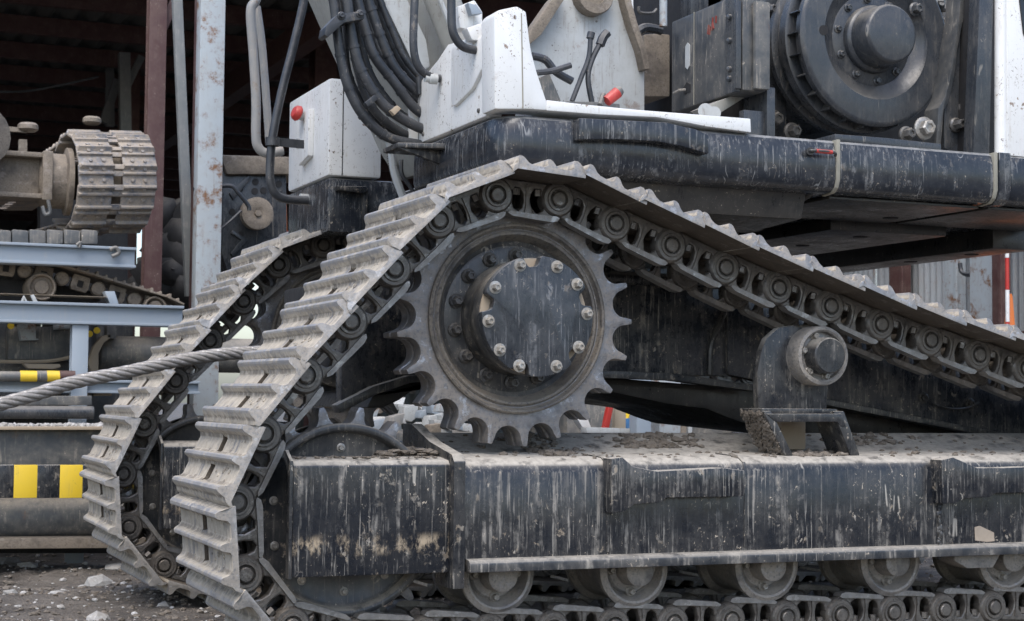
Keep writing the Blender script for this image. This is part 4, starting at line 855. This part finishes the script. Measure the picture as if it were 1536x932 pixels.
for px in (121, -300):
    p = W(px, 487, 4.17)
    rack_part('post', lambda m: (m.box(p.x-.046, p.x+.046, 4.17, 4.185, 0.0, RB[2]-.002), m.box(p.x-.046, p.x+.046, 4.25, 4.265, 0.0, RB[2]-.002), m.box(p.x-.006, p.x+.006, 4.187, 4.248, 0, RB[2]-.002)))
p = W(130, 445, 4.5); 
rack_part('gusset', lambda m: m.slab([(157, 437), (172, 437), (178, 456), (165, 456)], 4.3, 4.4))
rack_part('clip', lambda m: m.tube([W(165, 375, 4.33), W(174, 372, 4.33), W(178, 380, 4.33), W(168, 385, 4.33)], .012, 8), 'darkm')
rack_part('clip', lambda m: m.tube([W(115, 368, 4.33), W(121, 364, 4.33), W(119, 372, 4.33)], .010, 8), 'darkm')
m = MB(); m.slab([(32, 452), (36, 443), (43, 455), (40, 456), (36, 449), (35, 456)], 4.16, 4.2); m.slab([(46, 443), (51, 442), (58, 455), (52, 456)], 4.16, 4.2); o = tag(m.build('bent_bracket', M['greyw'], None, .002), 'bent pale steel bracket lying on the lower grey rack beam', 'bracket')
# black pads row
for k in range(6):
    m = MB(); a = -8+k*26; m.slab([(a, 344), (a+25, 346), (a+25, 366), (a, 366)], 4.40, 4.75)
    o = tag(m.build('track_pad', M['darkm'], None, .012), ('leftmost', 'second', 'third', 'fourth', 'fifth', 'rightmost')[k]+' dark rubber track pad from the left in the row on the upper grey beam', 'pad', 'pads on the upper beam')
# lower track, side on
LT = thing('stored_track', 'muddy steel track with rollers stored on the lower grey rack beam', 'track', (.8, 4.9, 1.5))
lp = [(-330, 355), (-150, 368), (0, 386), (60, 395), (120, 410), (180, 428), (240, 446), (268, 458)]
tp = smooth_path([W(a, b, 4.55) for a, b in lp], 14); acc = 0; last = 0
ls = MB(); pr2 = [(-.055, 0), (-.055, .012), (-.05, .03), (-.04, .03), (-.034, .012), (.0, .012), (.006, .026), (.014, .026), (.02, .012), (.055, .012), (.055, 0)]
ls.prism(pr2, 0, .5); LSH = ls.mesh('shoe', [M['muddy']], .002, 40)
lk = MB(); lk.prism([(-.045, -.105), (.045, -.105), (.055, -.08), (.05, -.012), (-.05, -.012), (-.055, -.08)], .10, .15); lk.prism([(-.02, -.085), (.02, -.085), (.02, -.04), (-.02, -.04)], .095, .1, m=1)
LLK = lk.mesh('link', [M['muddy'], M['hole']], .006, 40)
lb = MB(); lb.lathe([(0, .075), (.032, .075), (.042, .085), (.042, .16), (0, .16)], (0, 0, -.06), seg=16); LLB = lb.mesh('roller_pin', [M['muddy']], 0, 40)
tot = 0; nxt = 0; cnt = 0
for i in range(1, len(tp)):
    sg = (tp[i]-tp[i-1]).length
    while nxt <= tot+sg:
        q = tp[i-1].lerp(tp[i], (nxt-tot)/sg); d = (tp[i]-tp[i-1]).normalized()
        T = Matrix(((d.x, 0, -d.z, q.x), (0, 1, 0, 4.45), (d.z, 0, d.x, q.z), (0, 0, 0, 1)))
        s = link('shoe', LSH, LT); s.matrix_basis = T
        s = link('link' if cnt % 2 else 'roller_pin', LLK if cnt % 2 else LLB, LT); s.matrix_basis = T
        cnt += 1; nxt += .112
    tot += sg
for px, py, r in ((62, 431, .085), (232, 462, .07)):
    m = MB(); p = W(px, py, 4.5); m.lathe([(0, -.02), (.04, -.02), (.045, -.005), (r*.75, 0), (r*.8, -.03), (r*.9, -.035), (r, -.02), (r, .22), (0, .22)], (p.x, 4.5, p.z), seg=36); m.build('carrier_roller', M['muddy'], LT, 0, 40)
m = MB(); m.slab([(-200, 440), (-60, 420), (60, 420), (150, 440), (150, 452), (-200, 452)], 4.7, 5.0); m.build('frame', M['hole'], LT)
m = MB(); p = W(20, 442, 4.3); q = W(160, 455, 4.3); m.box(-2, q.x, 4.25, 4.45, q.z-.0+.035, p.z); o = tag(m.build('dusty_plank', M['tan'], None, .006), 'long dusty timber lying along the lower grey rack beam', 'plank')
# machinery under the rack
MC = thing('stored_machine', 'dusty dark machine body with bolts and yellow tags under the grey rack', 'machine', (.6, 5.0, 0))
def mp(nm, mt, fn, bev=.006): m = MB(); fn(m); return m.build(nm, M[mt] if isinstance(mt, str) else [M[q] for q in mt], MC, bev, 40)
mp('body', 'darkm', lambda m: m.slab([(-300, 480), (12, 480), (12, 540), (108, 542), (145, 540), (145, 480), (200, 480), (200, 700), (-300, 700)], 4.75, 5.6), .02)
mp('cover', 'darkm', lambda m: m.slab([(12, 490), (108, 490), (108, 536), (80, 540), (12, 540)], 4.62, 4.75), .012)
mp('block', 'galv', lambda m: (m.slab([(28, 486), (54, 486), (54, 508), (58, 508), (58, 510), (32, 511)], 4.52, 4.62)), .006)
mp('pipe', 'galv', lambda m: (m.cyl(W(80, 490, 4.6), W(108, 489, 4.6), .02)), 0)
mp('lip', 'tan', lambda m: m.tube([W(-40, 541, 4.6), W(30, 543, 4.6), W(80, 541, 4.6), W(112, 534, 4.6)], .012, 6), 0)
def tags(m):
    for a, b in ((16, 489), (134, 501), (145, 496)): p = W(a, b, 4.58); m.lathe([(0, 0), (.02, 0), (.02, .01), (0, .01)], p, (0, -1, 0), 14)
mp('yellow_tag', 'yellow', tags, 0)
mp('cylinder', 'grey', lambda m: m.lathe([(0, 0), (.10, 0), (.108, .01), (.108, 1.2), (0, 1.2)], W(148, 530, 4.7), (1, 0, 0), 36), 0).data.materials[0] = M['darkm']
mp('bracket', 'tan', lambda m: m.slab([(132, 545), (140, 520), (152, 506), (166, 500), (168, 506), (156, 514), (148, 530), (148, 560), (142, 570)], 4.55, 4.62))
mp('block', 'darkm', lambda m: m.slab([(160, 488), (174, 488), (174, 508), (160, 508)], 4.55, 4.65))
mp('ledge', 'tan', lambda m: m.slab([(35, 546), (90, 546), (92, 551), (80, 554), (42, 553)], 4.5, 4.6))
mp('lower_body', 'darkm', lambda m: m.slab([(-300, 596), (140, 592), (140, 615), (-300, 618)], 4.3, 4.8), .01)
for q in ([(60, 585), (92, 584), (92, 592), (64, 592)], [(140, 580), (168, 580), (168, 594), (140, 594)]): mp('pallet_block', 'tan', lambda m: m.slab(q, 4.3, 4.6))
def hazard(name, px0, px1, py0, py1, Y, bands, label, rnd):
    H = thing(name, label, 'barrier', tuple(W((px0+px1)/2, py1, Y)))
    for a, b, mt in bands:
        m = MB(); p = W(a, py0, Y); q = W(b, py1, Y)
        if rnd: m.cyl((p.x, Y, (p.z+q.z)/2), (q.x, Y, (p.z+q.z)/2), (p.z-q.z)/2, seg=24)
        else: m.box(p.x, q.x-.0015, Y, Y+.05, q.z, p.z)
        m.build('stripe', M[mt], H, .003 if not rnd else 0, 40)
    return H
hazard('striped_bar', -200, 96, 556, 573, 4.12, [(-200, -110, 'darkm'), (-110, -60, 'yellow'), (-60, 30, 'darkm'), (30, 55, 'yellow'), (55, 70, 'darkm'), (70, 89, 'yellow'), (89, 112, 'maroon')], 'thin round yellow and black striped bar under the grey rack', True)
HB = hazard('hazard_beam', -200, 150, 698, 747, 3.45, [(-200, -120, 'yellow'), (-120, -60, 'black2'), (-60, -10, 'yellow'), (-10, 21, 'black2'), (21, 56, 'yellow'), (56, 90, 'black2'), (90, 124, 'yellow'), (124, 180, 'black2')], 'wide flat yellow and black hazard striped beam near the ground at left', False)
# long pipe, box beam and cylinder low at left
LM = thing('low_trailer', 'rusty low steel trailer bed with box beam and big dark cylinder at left', 'trailer', (.4, 4.0, 0))
def lm(nm, mt, fn, bev=.006): m = MB(); fn(m); return m.build(nm, M[mt], LM, bev, 40)
lm('pipe', 'grey', lambda m: (m.cyl(W(-300, 617, 3.9), W(140, 619, 3.9), .036)), 0).data.materials[0] = M['winch']
lm('channel', 'darkm', lambda m: m.slab([(-300, 596), (138, 594), (138, 608), (-300, 608)], 4.0, 4.1))
lm('box_beam', 'darkm', lambda m: m.slab([(-300, 641), (190, 641), (190, 700), (-300, 700)], 3.62, 4.2), .01).data.materials[0] = M['maroon'] if False else M['darkm']
lm('lip', 'tan', lambda m: m.slab([(-300, 640), (190, 640), (190, 645), (-300, 645)], 3.56, 3.66), .003)
lm('cylinder', 'darkm', lambda m: m.lathe([(0, 0), (.11, 0), (.115, .01), (.115, 3.2), (0, 3.2)], (W(-500, 778, 3.6).x, 3.75, W(60, 776, 3.7).z), (1, 0, 0), 40), 0)
lm('ground_rail', 'muddy', lambda m: m.slab([(-300, 810), (230, 806), (230, 822), (-300, 826)], 3.55, 3.75), .006)
lm('back_plate', 'hole', lambda m: m.slab([(-300, 700), (200, 700), (200, 830), (-300, 830)], 4.05, 4.1), 0)
rb_ = MB()
for k in range(110): p = W(-40+k*2.2, 640, 3.66); r = random.uniform(.008, .022); rb_.blob((p.x, U(3.6, 3.75), p.z+.005), r, 0, (1.2, 1, .9), .35)
o = rb_.build('rubble', M['stone'], LM, 0, 20); o['kind'] = 'stuff'
# dark gearbox block with the pulley wheel
GB = thing('gearbox_block', 'dark grey machine block with bolt holes and a dusty pulley wheel behind the far track', 'gearbox', (2.5, 4.9, 1.2))
def gb(nm, mt, fn, bev=.006): m = MB(); fn(m); return m.build(nm, M[mt], GB, bev, 40)
gb('block', 'winch', lambda m: m.slab([(332, 236), (430, 240), (432, 420), (344, 420), (332, 380)], 4.95, 5.3), .02)
gb('housing', 'muddy', lambda m: m.slab([(330, 232), (470, 236), (470, 262), (340, 262)], 4.9, 5.4), .02)
for a, b in ((360, 283), (383, 273), (382, 287), (395, 286), (418, 276), (348, 318), (361, 352)): gb('bolt_hole', 'hole', lambda m: m.lathe([(0, 4.945), (.022, 4.945), (.022, 4.955), (0, 4.955)], (W(a, b, 4.95).x, 0, W(a, b, 4.95).z), seg=16), 0)
for q in ([(344, 290), (374, 262), (378, 268), (350, 300)], [(350, 345), (372, 360), (350, 385), (346, 380), (362, 360), (346, 350)]): gb('rib', 'winch', lambda m: m.slab(q, 4.93, 4.96), .004)
pw = W(387, 320, 4.8); 
pl_ = gb('pulley', 'tan', lambda m: m.lathe([(0, -.01), (.02, -.01), (.02, .01), (.04, .0), (.09, .0), (.104, .005), (.104, .025), (.09, .035), (.105, .05), (.105, .07), (0, .07)], tuple(pw), seg=44), 0); pl_.data.materials[0] = M['muddy']
m = MB(); m.tube([W(a, b, 4.7) for a, b in ((290, 283), (318, 281), (346, 279), (358, 290), (372, 308), (374, 316))], .014, 8); m.tube([W(a, b, 4.68) for a, b in ((334, 290), (328, 320), (330, 342), (345, 332), (362, 316))], .009, 8); o = tag(m.build('black_hose', M['rubber']), 'black hose tied round the light grey shed column', 'hose')
m = MB(); m.slab([(423, 296), (430, 296), (432, 364), (424, 364)], 5.4, 5.5); o = tag(m.build('orange_post', M['orange'], None, .004), 'narrow orange post behind the far track and white box', 'post')
m = MB(); m.slab([(431, 346), (446, 346), (446, 358), (431, 356)], 5.3, 5.5); o = tag(m.build('red_box', M['red'], None, .004), 'small red box beside the narrow orange post', 'box')
m = MB(); m.slab([(446, 345), (470, 345), (470, 420), (446, 420)], 5.6, 6.0); o = tag(m.build('grey_cabinet', M['greyw'], None, .01), 'pale grey cabinet behind the far sprocket', 'cabinet')
# dark mound of netting in the shed
m = MB()
for k in range(260):
    p = W(274+random.gauss(0, 16), 400+random.gauss(0, 26), 8+random.uniform(-.5, .5)); m.blob(p, U(.08, .2), 0, (1, 1, 1), .3)
o = tag(m.build('tarpaulin_heap', M['hole'], None, 0, 60), 'dark heap under a tarpaulin inside the shed beside the maroon column', 'heap')
m = MB(); m.slab([(60, 300), (192, 300), (192, 470), (60, 470)], 9.5, 9.7); o = tag(m.build('dark_crate', M['hole'], None, .01), 'dark crate standing in the shed behind the muddy crawler', 'crate')
# ================================================================ RIGHT: FENCE AND POSTS
FN = thing('corrugated_fence', 'tall weathered grey corrugated metal fence along the right side of the yard', 'fence', (10, 10, 0))
for k in range(13):
    y = 3.0+k*1.1; wall_sheet('fence_sheet', (10+random.uniform(-.02, .02), y+1.09), (10+random.uniform(-.02, .02), y), 0, 3.6+random.uniform(-.1, .1), .085, .016, 'sheet', FN)
for z in (1.55, 2.48):
    m = MB(); m.box(9.93, 9.975, 3, 17.3, z, z+.06); m.build('fence_rail', M['maroon'], FN, .003)
def post(nm, px, w, mt, X, label, cat, dz=4.0):
    q = WX(px, 430, X); m = MB(); m.box(X-.05, X+.05, q.y-w/2, q.y+w/2, 0, dz); m.box(X-.07, X-.052, q.y-w/2-.02, q.y-w/2+.03, 0, dz); return tag(m.build(nm, M[mt], None, .005), label, cat)
post('fence_post', 1350, .22, 'maroon', 9.8, 'rusty maroon post against the corrugated fence behind the crawler', 'post')
post('fence_post', 1433, .18, 'galv', 9.7, 'thin rust-stained pale post against the corrugated fence', 'post')
post('steel_column', 1485, .42, 'galv', 9.4, 'wide pale grey rust-spotted steel column at right before the fence', 'column')
post('fence_post', 1502, .12, 'maroon', 9.2, 'narrow maroon post just right of the wide pale column', 'post')
m = MB(); q = WX(1444, 390, 9.6); m.tube([WX(1440, 395, 9.6), WX(1443, 409, 9.6), WX(1456, 412, 9.6), WX(1459, 400, 9.6)], .02, 6); o = tag(m.build('cable_loop', M['rubber']), 'black cable loop hanging on the fence', 'cable')
TP = thing('marker_pole', 'thin red and white striped marker pole before the fence at far right', 'pole', tuple(WX(1511, 640, 8.6)))
zz = [0, .5, 1.0, 1.35, 1.6, 1.85, 2.1, 2.4, 2.8]
q = WX(1511, 430, 8.6)
for i in range(8):
    m = MB(); m.cyl((8.6, q.y, zz[i]), (8.6, q.y, zz[i+1]-.002), .016, seg=12); m.build('stripe', M[('white', 'red')[i % 2]], TP)
m = MB(); a = WX(1513, 440, 8.65); b = WX(1518, 492, 8.65); m.prism([(a.y+.0, a.z), (a.y-.1, b.z-.6), (a.y+.12, b.z-.6)], 8.63, 8.69, 'x'); m.box(8.5, 8.8, a.y-.2, a.y+.2, 0, b.z-.6); o = tag(m.build('orange_cone', M['orange'], None, .01), 'orange warning marker beside the striped pole', 'marker')
# ================================================================ JUNK SEEN UNDER THE CARBODY
def junk(nm, mt, pts, Y, dp, label, cat, bev=.006):
    m = MB(); m.slab(pts, Y, Y+dp); return tag(m.build(nm, M[mt], None, bev, 40), label, cat)
junk('steel_post', 'grey', [(955, 560), (977, 560), (977, 720), (955, 720)], 5.2, .12, 'blue grey steel post seen under the carbody, left of the wider one', 'post')
junk('steel_post', 'galv', [(989, 560), (1021, 560), (1021, 720), (989, 720)], 5.4, .15, 'wide pale grey post with rust spots seen under the carbody', 'post')
junk('timber_board', 'wood', [(922, 606), (939, 606), (939, 720), (922, 720)], 5.6, .05, 'upright tan timber board under the carbody', 'board')
junk('red_bar', 'red', [(917, 590), (924, 592), (912, 650), (905, 648)], 5.5, .05, 'slanting red steel bar behind the sprocket', 'bar', .002)
junk('paint_tin', 'blue', [(939, 628), (956, 626), (957, 650), (940, 650)], 5.8, .14, 'blue and yellow tin between the board and the blue grey post', 'tin')
junk('yellow_lid', 'yellow', [(946, 618), (957, 617), (957, 626), (941, 628)], 5.8, .14, 'yellow lid on top of the blue tin', 'lid')
junk('brown_drum', 'muddy', [(1022, 605), (1036, 600), (1036, 720), (1022, 720)], 6.0, .3, 'brown rusty drum right of the wide pale post', 'drum')
junk('white_tube', 'greyw', [(1033, 610), (1039, 610), (1037, 720), (1031, 720)], 5.5, .03, 'thin pale tube standing beside the brown drum', 'tube', .003)
junk('pale_beam', 'white', [(860, 618), (874, 608), (888, 644), (880, 648), (873, 640)], 5.6, .1, 'bent white steel piece behind the sprocket teeth', 'scrap')
junk('perforated_strip', 'greyw', [(880, 641), (945, 643), (945, 652), (880, 650)], 5.3, .1, 'pale perforated steel strip lying behind the track frame', 'strip', .003)
junk('dark_pile', 'darkm', [(850, 590), (955, 585), (1140, 590), (1140, 640), (1060, 660), (850, 660)], 7.4, 1.2, 'dark heap of scrap in the yard behind the crawler', 'heap', .05)
junk('board_stack', 'wood', [(840, 655), (1150, 655), (1150, 720), (840, 720)], 7.0, 1.0, 'low stack of weathered boards in the yard behind the crawler', 'boards')
pl = random.Random(3)
ORD = 'first second third fourth fifth sixth seventh eighth ninth tenth eleventh twelfth thirteenth fourteenth fifteenth sixteenth seventeenth eighteenth nineteenth twentieth'.split()+['twenty-'+q for q in 'first second third fourth fifth sixth seventh eighth'.split()]
for k, a in enumerate(sorted(pl.uniform(552, 700) for q in range(28))):
    b = pl.uniform(592, 640); Y = pl.uniform(4.4, 6.2); w = pl.uniform(10, 30); h = pl.uniform(8, 20); s_ = pl.uniform(-7, 7)
    mt = pl.choice(['greyw', 'greyw', 'grey', 'galv', 'muddy', 'wornrail', 'white'])
    junk('scrap_piece', mt, [(a, b), (a+w, b+s_), (a+w+s_*.6, b+h+s_), (a+w*.5, b+h*1.2), (a+s_, b+h)], Y, .12, {'white': 'white painted', 'greyw': 'grey-white', 'grey': 'blue grey', 'galv': 'rust-spotted pale', 'muddy': 'muddy brown', 'wornrail': 'dull dark grey'}[mt]+' scrap piece, '+ORD[k]+' from the left in the pile below the near sprocket', 'scrap')['group'] = 'scrap pile behind the idler'
junk('scrap_bin', 'darkm', [(540, 650), (760, 650), (760, 720), (540, 720)], 5.0, 1.5, 'dark bin holding the pale scrap behind the near idler', 'bin')
